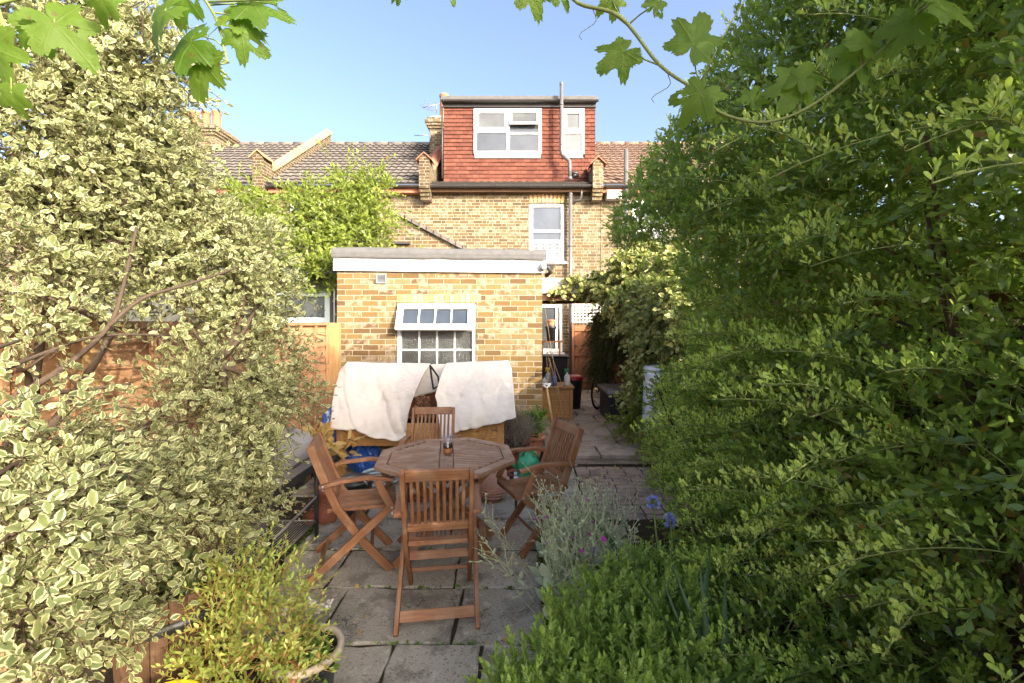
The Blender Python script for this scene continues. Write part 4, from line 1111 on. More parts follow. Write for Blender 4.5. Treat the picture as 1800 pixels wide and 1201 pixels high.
# ================================================================ BARBECUE
bq = thing('barbecue', 'charcoal barbecue trolley with a grey rounded lid and black legs by the left fence', 'barbecue', (-1.86, 3.32, 0))
x0, x1, y0, y1 = -2.12, -1.64, 2.98, 3.66
m = MB(); pts = []
for i in range(13):
    a = math.pi*i/12; zz = .60+.27*math.sin(a)**.8; xx = (x0+x1)/2-.25*math.cos(a)
    pts.append([V((xx, y, zz)) for y in (y0-.02, y0+.2, y0+.45, y1+.02)])
m.grid(pts)
for j in (0, 3): m.add([r[j] for r in pts], [tuple(range(13)) if j else tuple(range(12, -1, -1))])
m.build('lid', M['grey_lid'], bq)
m = MB(); m.tube([(-1.62, y0+.15, .70), (-1.57, y0+.17, .71), (-1.57, y1-.17, .71), (-1.62, y1-.15, .70)], .011, 8); m.build('lid_handle', M['black_metal'], bq)
m = MB()
m.add([(x0, y0, .60), (x1, y0, .60), (x1, y1, .60), (x0, y1, .60), (x0+.08, y0+.08, .42), (x1-.08, y0+.08, .42), (x1-.08, y1-.08, .42), (x0+.08, y1-.08, .42)],
      [(0, 1, 2, 3), (7, 6, 5, 4), (0, 4, 5, 1), (1, 5, 6, 2), (2, 6, 7, 3), (3, 7, 4, 0)])
m.build('bowl', M['black_metal'], bq, .01)
m = MB(); m.span(x1+.0, x1+.012, y0-.02, y1+.02, .535, .60); m.build('front_shelf', M['black_metal'], bq, .003)
for x, y, b_ in ((x1, y0, .10), (x1, y1, 0), (x0, y0, .10), (x0, y1, 0)): MB().tube([(x, y, .60), (x, y, b_)], .017, 8).build('leg', M['black_metal'], bq)
for x in (x0, x1): MB().tube([(x, y0, .27), (x, y1-.02, .31), (x, y1, .33)], .009, 6).build('side_brace', M['steel'], bq)
m = MB()
for k in range(22): x = x0+.02+(x1-x0-.04)*k/21; m.tube([(x, y0-.05, .12), (x, y1, .12)], .0028, 4)
for y in (y0-.05, y1): m.tube([(x0, y, .12), (x1, y, .12)], .006, 5)
for x in (x0, x1): m.tube([(x, y0-.05, .12), (x, y1, .12)], .006, 5)
m.build('wire_shelf', M['steel'], bq)
for x in (x0-.03, x1+.03):
    wh = MB().lathe([(.055, -.018), (.085, -.02), (.09, -.012), (.09, .012), (.085, .02), (.055, .018)], (x, y0+.0, .092), 24, Matrix.Rotation(R(90), 3, 'Y'), close=False).build('wheel', M['rubber'], bq)
    MB().lathe([(.006, -.012), (.056, -.014), (.056, .014), (.006, .012)], (x, y0+.0, .092), 18, Matrix.Rotation(R(90), 3, 'Y')).build('hub', M['black_plastic'], wh)

# boot shaped pot, bucket, bags, hose, containers
bt = thing('boot_planter', 'terracotta boot shaped planter filled with pebbles by the barbecue leg', 'planter', (-1.68, 3.95, 0))
m = MB(); pts = []
for i, (r, z, dx, dy, sx) in enumerate([(.08, 0, -.05, -.02, 1.65), (.092, .035, -.05, -.02, 1.6), (.088, .075, -.03, -.01, 1.35), (.080, .11, 0, .0, 1.05), (.078, .17, .01, .01, 1), (.092, .235, .012, .01, 1), (.104, .262, .012, .01, 1), (.085, .268, .012, .01, 1), (.072, .23, .012, .01, 1)]):
    pts.append([V((-1.68+dx+r*sx*math.cos(a*2*math.pi/22), 3.95+dy+r*math.sin(a*2*math.pi/22), z+.012*math.sin(a*1.7+i))) for a in range(23)])
m.grid(pts); m.build('boot', M['brown_clay'], bt)
m = MB()
for k in range(26):
    a, r = random.random()*6.3, .066*math.sqrt(random.random())
    m.lathe([(.002, -.014), (.016, -.006), (.018, .003), (.010, .012), (.002, .014)], (-1.668+r*math.cos(a), 3.96+r*math.sin(a), .242), 7)
m.build('pebbles', M['pebble'], bt)
bc = thing('black_bucket', 'black rubber bucket behind the left folding chair', 'bucket', (-1.50, 4.12, 0))
MB().lathe([(.12, 0), (.155, .27), (.165, .275), (.165, .30), (.15, .30), (.14, .26), (.115, .03), (.004, .03)], (-1.50, 4.12, 0), 26, close=False).build('body', M['black_plastic'], bc)
m = MB(); m.tube([(-1.50+.16*math.cos(a*math.pi/10), 4.0-.02, .29+.07*math.sin(a*math.pi/10)) for a in range(11)], .006, 5); m.build('handle', M['steel'], bc)
def lump(name, lab, cat, c, s, mat, seed):
    rs = np.random.RandomState(seed); m = MB(); pts = []
    ph = rs.rand(6)*6
    for i in range(19):
        th = math.pi*i/18; r = []
        for j in range(29):
            f = 2*math.pi*j/28
            k = 1+.16*math.sin(3*f+ph[0]+2*th)+.11*math.sin(5*f-4*th+ph[1])+.08*math.sin(9*f+7*th+ph[2])+.06*abs(math.sin(13*f-9*th+ph[3]))
            r.append(V((c[0]+s[0]*k*math.sin(th)*math.cos(f), c[1]+s[1]*k*math.sin(th)*math.sin(f), max(.003, c[2]+s[2]*(1+.2*(k-1))*math.cos(th)))))
        pts.append(r)
    m.grid(pts, smooth=False); return tag(m.build(name, M[mat]), lab, cat)
lump('tarpaulin', 'tall crumpled blue tarpaulin bundled between the fence and the planter', 'tarpaulin', (-2.14, 5.25, .36), (.17, .17, .37), 'blue_plastic', 3)
lump('plastic_bag', 'small crumpled blue bag on the ground under the planter', 'bag', (-1.80, 5.22, .19), (.15, .14, .19), 'blue_plastic', 8)
m = MB(); pts = []
for k in range(140):
    a = k*.28; r = .17+.02*math.sin(a*.37); pts.append((-1.5+r*math.cos(a), 4.85+r*.9*math.sin(a), .02+.0009*k+.008*math.sin(a*.5)))
pts += [(-1.3+.1*k, 4.55-.05*k+.03*math.sin(k*1.3), .015) for k in range(6)]
m.tube(pts, .011, 6); tag(m.build('hose', M['pale_blue']), 'pale blue garden hose coiled on the ground behind the table', 'hose')
gw = thing('watering_can', 'green plastic watering can behind the right folding chair', 'watering can', (.08, 4.62, .16))
m = MB(); pts = [(.10, 0), (.115, .02), (.115, .14), (.09, .19), (.045, .20), (.045, .235), (.035, .235), (.035, .2)]
m.lathe(pts, (.08, 4.62, .16), 22, close=False); m.lathe([(.004, .0), (.1, 0)], (.08, 4.62, .16), 22, close=False); m.build('body', M['green_plastic'], gw)
m = MB(); m.tube([(.08+.09*math.cos(a*math.pi/8), 4.62, .34+.08*math.sin(a*math.pi/8)) for a in range(9)], .011, 6); m.build('handle', M['green_plastic'], gw)
m = MB(); m.tube([(-.02, 4.62, .22), (-.10, 4.60, .30), (-.17, 4.58, .40)], [.018, .014, .011], 7); m.build('spout', M['green_plastic'], gw)
m = MB(); m.span(-.06, .22, 4.5, 4.76, 0, .155); m.span(-.07, .23, 4.49, 4.77, .12, .157); tag(m.build('storage_tub', M['white_plastic'], bevel=.012), 'white plastic tub carrying the green watering can', 'tub')
m = MB(); m.lathe([(.06, 0), (.075, .10), (.08, .105), (.07, .11), (.06, .02), (.003, .02)], (-1.32, 5.1, .0), 18, close=False); tag(m.build('plant_saucer', M['green_plastic']), 'small green plastic dish on the ground under the planter', 'dish')

# ================================================================ SIDE PASSAGE
cb = thing('wooden_cabinet', 'small slatted wooden cabinet crowded with bottles beside the path', 'cabinet', (.62, 8.0, .09))
m = MB()
for k in range(5): m.span(.36, .86, 7.72, 7.745, .10+.102*k, .20+.102*k); m.span(.842, .865, 7.747, 8.3, .10+.102*k, .20+.102*k)
m.span(.36, .84, 8.28, 8.3, .1, .6); m.build('side', M['pine'], cb, .003)
m = MB(); m.span(.83, .885, 7.69, 7.719, .09, .61); m.span(.34, .39, 7.69, 7.719, .09, .61); m.build('corner_post', M['pine'], cb, .003)
MB().span(.32, .91, 7.66, 8.34, .612, .64).build('top', M['pine'], cb, .005)
def bottle(name, lab, x, y, z, r, h, mat, cap, trig=False):
    t = thing(name, lab, 'bottle', (x, y, z), 'bottles on the cabinet')
    MB().lathe([(r*.9, 0), (r, .01), (r, h*.55), (r*.75, h*.68), (r*.32, h*.76), (r*.30, h*.86)], (x, y, z), 16).build('body', M[mat], t)
    m = MB(); m.lathe([(r*.38, 0), (r*.38, h*.10), (r*.3, h*.14)], (x, y, z+h*.86), 12)
    if trig: m.span(x-.045, x+.03, y-.012, y+.012, z+h*.99, z+h*1.09); m.bar((x-.03, y, z+h*.98), (x-.045, y, z+h*.82), .012, .01)
    m.build('cap', M[cap], t)
bottle('spray_bottle', 'white spray bottle with a green trigger on the cabinet', .81, 7.9, .641, .055, .26, 'white_plastic', 'green_plastic', True)
bottle('blue_bottle', 'royal blue bottle on the cabinet', .58, 7.82, .641, .05, .24, 'blue_plastic', 'blue_plastic')
bottle('pale_bottle', 'pale blue spray bottle with a yellow trigger at the back of the cabinet', .48, 8.0, .641, .05, .27, 'pale_blue', 'yellow_plastic', True)
bottle('small_bottle', 'small white bottle at the left end of the cabinet', .41, 7.8, .641, .04, .17, 'white_plastic', 'blue_plastic')
rb = thing('black_bin', 'black bin with a red lid between the cabinet and the gate', 'bin', (1.02, 8.75, .09))
m = MB(); m.lathe([(.13, 0), (.17, .53), (.175, .55)], (1.02, 8.75, .09), 20); m.build('body', M['black_plastic'], rb)
MB().lathe([(.185, .55), (.185, .60), (.12, .63), (.004, .635)], (1.02, 8.75, .09), 20, close=False).build('lid', M['red_plastic'], rb)
wb = thing('wheelie_bin', 'grey black wheelie bin under the kitchen window', 'bin', (.68, 9.6, .09))
m = MB(); m.add([(.45, 9.4, .14), (.92, 9.4, .14), (.92, 9.9, .14), (.45, 9.9, .14), (.40, 9.32, 1.0), (.97, 9.32, 1.0), (.97, 9.98, 1.0), (.40, 9.98, 1.0)],
                [(3, 2, 1, 0), (4, 5, 6, 7), (0, 1, 5, 4), (1, 2, 6, 5), (2, 3, 7, 6), (3, 0, 4, 7)]); m.build('body', M['black_plastic'], wb, .02)
m = MB(); m.span(.37, 1.0, 9.28, 10.0, 1.005, 1.05); m.span(.40, .97, 9.26, 9.3, 1.02, 1.06); m.build('lid', M['black_plastic'], wb, .02)
for x in (.42, .95): MB().lathe([(.01, -.025), (.09, -.025), (.1, -.015), (.1, .015), (.09, .025), (.01, .025)], (x, 9.9, .19), 16, Matrix.Rotation(R(90), 3, 'Y')).build('wheel', M['rubber'], wb)
sh = thing('plant_shelf', 'wooden bracket shelf under the kitchen window holding a dark pot', 'shelf', (.62, 9.3, 1.16))
MB().span(.36, .86, 9.2, 9.42, 1.33, 1.36).build('board', M['gate'], sh, .004)
m = MB(); m.bar((.45, 9.3, 1.06), (.45, 9.3, 1.33), .03, .03); m.bar((.80, 9.3, 1.06), (.80, 9.3, 1.33), .03, .03); m.build('bracket', M['gate'], sh)
pot('plant_pot', 'tall black pot standing on the bracket shelf by the kitchen window', .62, 9.3, 1.361, .11, .30, 'black_plastic', rim=.08)
pot('terracotta_pot', 'terracotta pot stacked on top of the tall black pot', .62, 9.3, 1.65, .09, .14, 'terracotta', rim=.1)
ck = thing('storage_chest', 'black storage chest with a ribbed lid against the passage fence', 'chest', (1.68, 7.8, .09))
MB().span(1.43, 1.90, 7.4, 8.25, .10, .56).build('body', M['black_plastic'], ck, .012)
m = MB(); m.span(1.40, 1.93, 7.37, 8.28, .565, .62)
for k in range(6): m.span(1.43+.085*k, 1.46+.085*k, 7.40, 8.25, .621, .632)
m.build('lid', M['lead'], ck, .008)
# bicycle behind the chest
bi = thing('bicycle', 'old black bicycle leaning behind the storage chest, front wheel showing', 'bicycle', (1.5, 8.9, .09))
Rz = Matrix.Rotation(R(58), 3, 'Z')
def bp(u, v): q = Rz @ V((u, 0, 0)); return V((1.47+q.x*1.0, 8.62+q.y, .09+v))
Mw = Rz @ Matrix.Rotation(R(90), 3, 'X')
for u in (0, 1.0):
    wv = MB().lathe([(.295, -.014), (.325, -.010), (.332, 0), (.325, .010), (.295, .014), (.29, 0)], bp(u, .33), 36, Mw, close=False).build('wheel', M['rubber'], bi)
    MB().lathe([(.28, -.009), (.294, -.011), (.294, .011), (.28, .009)], bp(u, .33), 36, Mw, close=False).build('rim', M['steel'], wv)
    m = MB(); c0 = bp(u, .33)
    for k in range(18): a = k*math.pi/9; q = Mw @ V((.285*math.cos(a), .285*math.sin(a), 0)); m.tube([c0, c0+q], .0018, 3)
    m.build('spokes', M['steel'], wv)
m = MB()
for a, b in (((.16, .75), (.62, .27)), ((.18, .70), (.66, .72)), ((.66, .78), (.62, .27)), ((.62, .27), (1.0, .33)), ((.66, .68), (1.0, .33)), ((.13, .86), (.17, .66)), ((.17, .66), (0, .33))): m.tube([bp(*a), bp(*b)], .016, 7)
m.build('frame', M['black_metal'], bi)
MB().lathe([(.003, -.02), (.07, -.01), (.09, .01), (.06, .03), (.003, .035)], bp(.68, .82), 14).build('saddle', M['rubber'], bi)
m = MB(); q = Rz @ V((0, .26, 0)); m.tube([bp(.10, .88)-q, bp(.13, .90), bp(.10, .88)+q], .012, 7); m.build('handlebar', M['steel'], bi)
# white water butt
wt = thing('water_butt', 'white ribbed water butt half hidden behind the hedge', 'water butt', (1.78, 5.75, 0))
m = MB(); pr = []
for k in range(23): pr.append((.21+.007*(k % 2)+.02*math.sin(k/22*math.pi), 1.12*k/22))
m.lathe(pr, (1.78, 5.75, 0), 26); m.build('body', M['white_plastic'], wt)
MB().lathe([(.225, 1.12), (.235, 1.13), (.235, 1.16), (.2, 1.18), (.004, 1.19)], (1.78, 5.75, 0), 26, close=False).build('lid', M['white_plastic'], wt)
m = MB(); m.tube([(1.70, 5.54, .2), (1.68, 5.47, .2), (1.68, 5.46, .16)], .016, 7); m.build('tap', M['black_plastic'], wt)
# canes and tools leaning on the outhouse corner
rs = random.Random(5)
tops = ['tallest', 'second']
cane_lab = ['tallest bamboo cane leaning on the outhouse corner', 'bamboo cane whose foot reaches farthest right on the path',
            'bamboo cane leaning steeply just right of the outhouse corner', 'dark tipped bamboo cane in the middle of the leaning bunch',
            'pale bamboo cane crossing over the others in the leaning bunch', 'thin bamboo cane on the inner side of the leaning bunch',
            'short bamboo cane resting low against the outhouse corner', 'thick bamboo cane nearest the spade']
for k, lab in enumerate(cane_lab):
    bx = [.62, .84, .42, .66, .73, .56, .5, .46][k]; tz = [1.98, 1.52, 1.42, 1.36, 1.3, 1.22, .98, 1.12][k]
    b0 = V((bx, 6.18+.03*k, .092)); t0 = V((.335+.012*k, 6.42+.02*k, tz)); rr = .0055 if k != 7 else .008
    m = MB(); n = 7
    m.tube([b0.lerp(t0, i/n) for i in range(n+1)], [rr*(1-.3*i/n) for i in range(n+1)], 6)
    for i in range(1, n): p = b0.lerp(t0, i/n); d = (t0-b0).normalized()*.006; m.tube([p-d, p+d], rr*1.25, 6)
    tag(m.build('bamboo_cane', M['cane']), lab, 'cane', 'canes leaning on the outhouse corner')
sp_ = thing('garden_spade', 'spade with a pale wooden shaft leaning at the outhouse corner', 'spade', (.36, 6.1, .09))
m = MB(); m.tube([(.44, 6.08, .28), (.36, 6.3, .82)], .019, 8); m.build('shaft', M['fence_post'], sp_)
m = MB(); m.tube([(.31, 6.3, .86), (.36, 6.3, .82), (.41, 6.3, .86)], .014, 6); m.tube([(.30, 6.3, .87), (.42, 6.3, .87)], .015, 6); m.build('grip', M['white_plastic'], sp_)
m = MB(); m.grid([[V((.46+dx+.0, 6.06-.01*abs(dx)*8-.02*k, .28-.06*k)) for dx in (-.09, -.045, 0, .045, .09)] for k in range(4)]); m.build('blade', M['steel'], sp_, solid=.004)

# ================================================================ PLANTS
def norm(a): return a/np.maximum(np.linalg.norm(a, axis=-1, keepdims=True), 1e-9)
def template(kind):
    """a leaf: outline stations along y from 0 to 1, folded on its midrib; returns verts, faces, uv"""
    if kind == 'wavy':
        st = [(0, .03), (.22, .23), (.5, .30), (.78, .21), (1, .02)]; ed = [.0, .055, -.01, .05, 0]; mid = lambda t: -.12*t*t
    elif kind == 'curl':
        st = [(0, .03), (.25, .27), (.55, .30), (.85, .16), (1, .03)]; ed = [.0, -.10, -.02, -.09, .02]; mid = lambda t: .10*t-.34*t*t
    elif kind == 'obov':
        st = [(0, .04), (.5, .21), (.82, .22), (1, .04)]; ed = [0, .05, .05, 0]; mid = lambda t: .02*t
    elif kind == 'small':
        st = [(0, .05), (.62, .27), (1, .07)]; ed = [0, .06, 0]; mid = lambda t: .03*t
    elif kind == 'lance':
        st = [(0, .03), (.35, .17), (.75, .11), (1, .01)]; ed = [0, .04, .03, 0]; mid = lambda t: -.1*t*t
    elif kind == 'heart':
        st = [(0, .10), (.2, .40), (.55, .34), (1, .01)]; ed = [0, .06, .05, 0]; mid = lambda t: -.12*t*t
    elif kind == 'oval':
        st = [(0, .03), (.3, .26), (.65, .28), (1, .03)]; ed = [0, .06, .05, 0]; mid = lambda t: -.08*t*t
    elif kind == 'strap':
        st = [(0, .03), (.25, .035), (.5, .034), (.75, .026), (1, .004)]; ed = [.01]*5; mid = lambda t: -.35*t*t*t
    vs, uv = [], []
    for (t, wd), e in zip(st, ed):
        z = mid(t)
        vs += [(-wd, t, z+e), (0, t, z), (wd, t, z+e)]; uv += [(-1, t), (0, t), (1, t)]
    fs = []
    for i in range(len(st)-1):
        a = i*3; fs += [(a, a+1, a+4, a+3), (a+1, a+2, a+5, a+4)]
    return np.array(vs, float), np.array(fs), np.array(uv, float)

def leaf_mesh(name, mat, parent, base, t, nrm, size, rnd, kind, label=None, wid=1.0):
    tv, tf, tu = template(kind); N = len(base)
    t = norm(t); n = nrm-(nrm*t).sum(1, keepdims=True)*t; n = norm(n); x = np.cross(t, n)
    W = np.ones(N) if np.isscalar(wid) else wid
    W = W*(wid if np.isscalar(wid) else 1)
    vs = base[:, None, :]+size[:, None, None]*(x[:, None, :]*tv[None, :, 0:1]*W[:, None, None]+t[:, None, :]*tv[None, :, 1:2]+n[:, None, :]*tv[None, :, 2:3])
    k = len(tv); fs = (tf[None]+(np.arange(N)*k)[:, None, None]).reshape(-1, 4)
    off = np.array(OFF[parent]); vs = (vs.reshape(-1, 3)-off)
    me = bpy.data.meshes.new(name); me.vertices.add(len(vs)); me.vertices.foreach_set("co", vs.astype(np.float32).ravel())
    me.loops.add(fs.size); me.loops.foreach_set("vertex_index", fs.astype(np.int32).ravel())
    me.polygons.add(len(fs)); me.polygons.foreach_set("loop_start", np.arange(0, fs.size, 4, dtype=np.int32)); me.polygons.foreach_set("loop_total", np.full(len(fs), 4, dtype=np.int32))
    uvl = me.uv_layers.new(name="UVMap"); uvl.data.foreach_set("uv", np.tile(tu, (N, 1))[fs.ravel()].astype(np.float32).ravel())
    at = me.attributes.new("rnd", 'FLOAT', 'POINT'); at.data.foreach_set("value", np.repeat(rnd, k).astype(np.float32))
    me.update(calc_edges=True); me.polygons.foreach_set("use_smooth", np.ones(len(fs), bool)); me.materials.append(mat)
    o = bpy.data.objects.new(name, me); C.objects.link(o); o.parent = parent; OFF[o] = OFF[parent]
    return o
def prism_mesh(name, mat, parent, a, b, ra, rb):
    """many thin three sided twigs from a to b"""
    N = len(a); d = norm(b-a); up = np.where(np.abs(d[:, 2:3]) > .9, np.array([[1., 0, 0]]), np.array([[0, 0, 1.]]))
    x = norm(np.cross(d, up)); y = np.cross(d, x); vs = []
    for e, r in ((a, ra), (b, rb)):
        for k in range(3):
            an = 2*math.pi*k/3; vs.append(e+(x*math.cos(an)+y*math.sin(an))*(r[:, None] if not np.isscalar(r) else r))
    vs = np.stack(vs, 1).reshape(-1, 3)-np.array(OFF[parent])
    tf = np.array([(0, 1, 4, 3), (1, 2, 5, 4), (2, 0, 3, 5)]); fs = (tf[None]+(np.arange(N)*6)[:, None, None]).reshape(-1, 4)
    me = bpy.data.meshes.new(name); me.vertices.add(len(vs)); me.vertices.foreach_set("co", vs.astype(np.float32).ravel())
    me.loops.add(fs.size); me.loops.foreach_set("vertex_index", fs.astype(np.int32).ravel())
    me.polygons.add(len(fs)); me.polygons.foreach_set("loop_start", np.arange(0, fs.size, 4, dtype=np.int32)); me.polygons.foreach_set("loop_total", np.full(len(fs), 4, dtype=np.int32))
    me.update(calc_edges=True); me.materials.append(mat)
    o = bpy.data.objects.new(name, me); C.objects.link(o); o.parent = parent; OFF[o] = OFF[parent]
    return o

def foliage(parent, clumps, ntw, tw, nl, leaf, kind, mat, seed, shell=(.45, 1.0), outw=1.0, up=.3, rand=.5, droop=.15, ang=50,
            twm='twig', twr=.0018, keep=None, pairs=False, nup=.7, wid=1.0, sz=(.7, 1.2), taper=.35, wild=0, tip=True, name='foliage', nout=.25, dead=.012):
    rs = np.random.RandomState(seed); cl = np.array(clumps, float)
    wgt = cl[:, 3]*cl[:, 4]+cl[:, 3]*cl[:, 5]+cl[:, 4]*cl[:, 5]
    if cl.shape[1] > 6: wgt = wgt*cl[:, 6]
    ci = rs.choice(len(cl), ntw, p=wgt/wgt.sum()); c, r = cl[ci, :3], cl[ci, 3:6]
    u = norm(rs.randn(ntw, 3)); s = (shell[0]+(shell[1]-shell[0])*rs.rand(ntw)**.7)[:, None]
    p = c+u*r*s; out = norm(u/r)
    d = norm(out*outw+np.array([0, 0, up])+rand*rs.randn(ntw, 3))
    L = tw*rs.uniform(.55, 1.35, ntw)
    if wild: k = rs.rand(ntw) < wild; L[k] *= rs.uniform(1.5, 2.6, k.sum())
    if keep is not None:
        k = keep(p+d*L[:, None]*.6); p, d, L, out = p[k], d[k], L[k], out[k]; ntw = len(p)
    e1 = norm(np.cross(d, rs.randn(ntw, 3))); e2 = np.cross(d, e1)
    B, T, Nn, S, Rn = [], [], [], [], []; twr_ = rs.rand(ntw)
    for j in range(nl):
        f = (j+.6)/nl
        q = p+d*(L*f)[:, None]; q[:, 2] -= droop*L*f*f
        fi = j*2.39996 if not pairs else (j//2)*math.pi/2+(j % 2)*math.pi
        fi = fi+rs.uniform(-.4, .4, ntw)
        a = R(ang)*(1-.55*f)+rs.uniform(-.25, .25, ntw)
        if j == nl-1 and tip: a = a*.3
        rad = e1*np.cos(fi)[:, None]+e2*np.sin(fi)[:, None]
        t = d*np.cos(a)[:, None]+rad*np.sin(a)[:, None]
        n = d*np.sin(a)[:, None]*.6-rad*np.cos(a)[:, None]*.6+np.array([0, 0, nup])+out*.25+rs.randn(ntw, 3)*.3
        B.append(q); T.append(t); Nn.append(n); S.append(leaf*rs.uniform(*sz, ntw)*(1-taper*f)); Rn.append(np.clip(.55*twr_+.45*rs.rand(ntw), 0, 1)**1)
    B, T, Nn, S, Rn = map(np.concatenate, (B, T, Nn, S, Rn))
    Rn = np.where(rs.rand(len(Rn)) < dead, .99, Rn*.93)
    lo = leaf_mesh(name, M[mat], parent, B, T, Nn, S, Rn, kind, wid=wid)
    end = p+d*L[:, None]; end[:, 2] -= droop*L; midp = p+d*(L*.5)[:, None]; midp[:, 2] -= droop*L*.25
    prism_mesh('twigs', M[twm], parent, np.concatenate([p-d*(L*.3)[:, None], midp]), np.concatenate([midp, end]), twr, twr*.8)
    return lo
def limb(m, p0, p1, r0, r1, seed, wob=.08, n=8):
    rs = random.Random(seed); p0, p1 = V(p0), V(p1); L = (p1-p0).length; pts, rr = [], []
    o1 = V((rs.uniform(-1, 1), rs.uniform(-1, 1), rs.uniform(0, .6)))*wob*L
    o2 = V((rs.uniform(-1, 1), rs.uniform(-1, 1), rs.uniform(-1, 1)))*wob*.4*L
    for i in range(n+1):
        t = i/n; pts.append(p0.lerp(p1, t)+o1*math.sin(t*math.pi)+o2*math.sin(t*2*math.pi)); rr.append(r0+(r1-r0)*t)
    m.tube(pts, rr, 7); return pts

# ---- the variegated shrub on the left
vs = thing('variegated_shrub', 'huge cream and green variegated shrub filling the left side', 'shrub', (-2.3, 1.9, 0))
rs = np.random.RandomState(4)
CL = []
def cl(px, py, d, r, k=1.0, w=1.0): p = P(px, py, d); CL.append((p.x, p.y, p.z, r, r*k, r, w))
for a in [(60, 60, 2.2, .42), (170, 60, 2.4, .36), (240, 130, 2.55, .32), (130, 190, 2.3, .40), (235, 240, 2.6, .30), (290, 295, 2.75, .27), (40, 260, 2.1, .36), (190, 320, 2.5, .36),
          (275, 375, 2.75, .30), (350, 395, 2.9, .26), (100, 400, 2.2, .34), (230, 440, 2.5, .30), (350, 460, 2.8, .32), (440, 450, 3.0, .26), (470, 520, 3.1, .22),
          (40, 500, 1.95, .28), (420, 560, 2.9, .24), (480, 630, 3.1, .22), (520, 700, 3.2, .18), (400, 660, 2.7, .26), (450, 715, 2.8, .2), (320, 560, 2.6, .22, 1, .5),
          (330, 720, 2.3, .24), (240, 800, 2.0, .2, 1, .35), (420, 800, 2.5, .22), (440, 800, 2.6, .12), (350, 850, 2.2, .22), (440, 880, 2.45, .16), (100, 800, 1.6, .2, 1, .6), (30, 820, 1.4, .22),
          (160, 860, 1.6, .22), (260, 880, 1.8, .16), (350, 940, 2.0, .16), (80, 930, 1.35, .2), (170, 960, 1.5, .15), (260, 950, 1.7, .09), (40, 1050, 1.2, .13), (130, 1065, 1.3, .11),
          (20, 1150, 1.1, .14), (80, 1150, 1.2, .07), (215, 1075, 1.5, .10), (180, 1130, 1.4, .07), (300, 860, 1.95, .18), (20, 640, 1.7, .2, 1, .15), (20, 940, 1.15, .16)]: cl(*a)
CLs = [c for c in CL]
kf = lambda q: (q[:, 0] > -2.56) & (q[:, 1] > .75)
foliage(vs, CL, 3300, .14, 8, .038, 'curl', 'lf_var', 12, shell=(.25, 1.05), outw=.9, up=.25, rand=.6, droop=.35, ang=66, twm='bark', twr=.0014, keep=kf, nup=.5, nout=.6, taper=.3, sz=(.5, 1.25), name='curled_leaves')
foliage(vs, CL, 4500, .14, 8, .042, 'wavy', 'lf_var', 11, shell=(.25, 1.0), outw=.9, up=.15, rand=.55, droop=.3, ang=62, twm='bark', twr=.0016, keep=kf, nup=.7, nout=.7, taper=.25, sz=(.55, 1.2))
m = MB(); base = V((-2.3, 1.75, .0)); crotch = V((-2.28, 1.8, .35))
m.tube([base, crotch], [.07, .06], 8)
main = [P(60, 690, 1.9), P(200, 580, 2.2), P(120, 420, 2.3), P(150, 760, 1.9), P(380, 640, 2.6)]
def path(m, pts, r0, r1):
    q = [P(*a) for a in pts]; f = []
    for i in range(len(q)-1):
        p0, p1, p2, p3 = q[max(i-1, 0)], q[i], q[i+1], q[min(i+2, len(q)-1)]
        for k in range(4): s = k/4; f.append(.5*((2*p1)+(p2-p0)*s+(2*p0-5*p1+4*p2-p3)*s*s+(3*p1-p0-3*p2+p3)*s**3))
    f.append(q[-1]); m.tube(f, [r0+(r1-r0)*i/len(f) for i in range(len(f))], 7)
path(m, [(-60, 780, 1.55), (20, 705, 1.7), (120, 640, 1.85), (190, 575, 2.0), (215, 510, 2.1), (240, 400, 2.25)], .015, .006)
path(m, [(190, 575, 2.0), (250, 525, 2.1), (330, 500, 2.3), (420, 470, 2.6)], .010, .005)
path(m, [(-60, 760, 1.5), (60, 700, 1.75), (150, 685, 1.95), (230, 675, 2.1)], .012, .005)
path(m, [(-40, 670, 1.5), (80, 620, 1.8), (180, 590, 2.0), (300, 590, 2.3)], .009, .004)
path(m, [(-30, 620, 1.5), (60, 590, 1.8), (150, 560, 2.1)], .007, .003)
path(m, [(-30, 850, 1.3), (80, 790, 1.6), (200, 760, 1.9), (330, 740, 2.2)], .009, .004)
path(m, [(100, 640, 1.85), (160, 700, 1.9), (240, 720, 2.0)], .005, .003)
for i, q in enumerate(main):
    limb(m, crotch, q, .028, .014, i+3, .06)
for i, c in enumerate(CLs):
    q = V(c[:3]); a = min(main, key=lambda k: (k-q).length)
    limb(m, a, q, .018, .005, i+40, .10, 7)
    for k in range(3):
        rr = random.Random(i*7+k); e = q+V((rr.uniform(-1, 1), rr.uniform(-1, 1), rr.uniform(-.6, 1)))*c[3]*.85
        limb(m, q.lerp(a, .25), e, .006, .0025, i*9+k, .1, 5)
m.build('branches', M['bark'], vs)

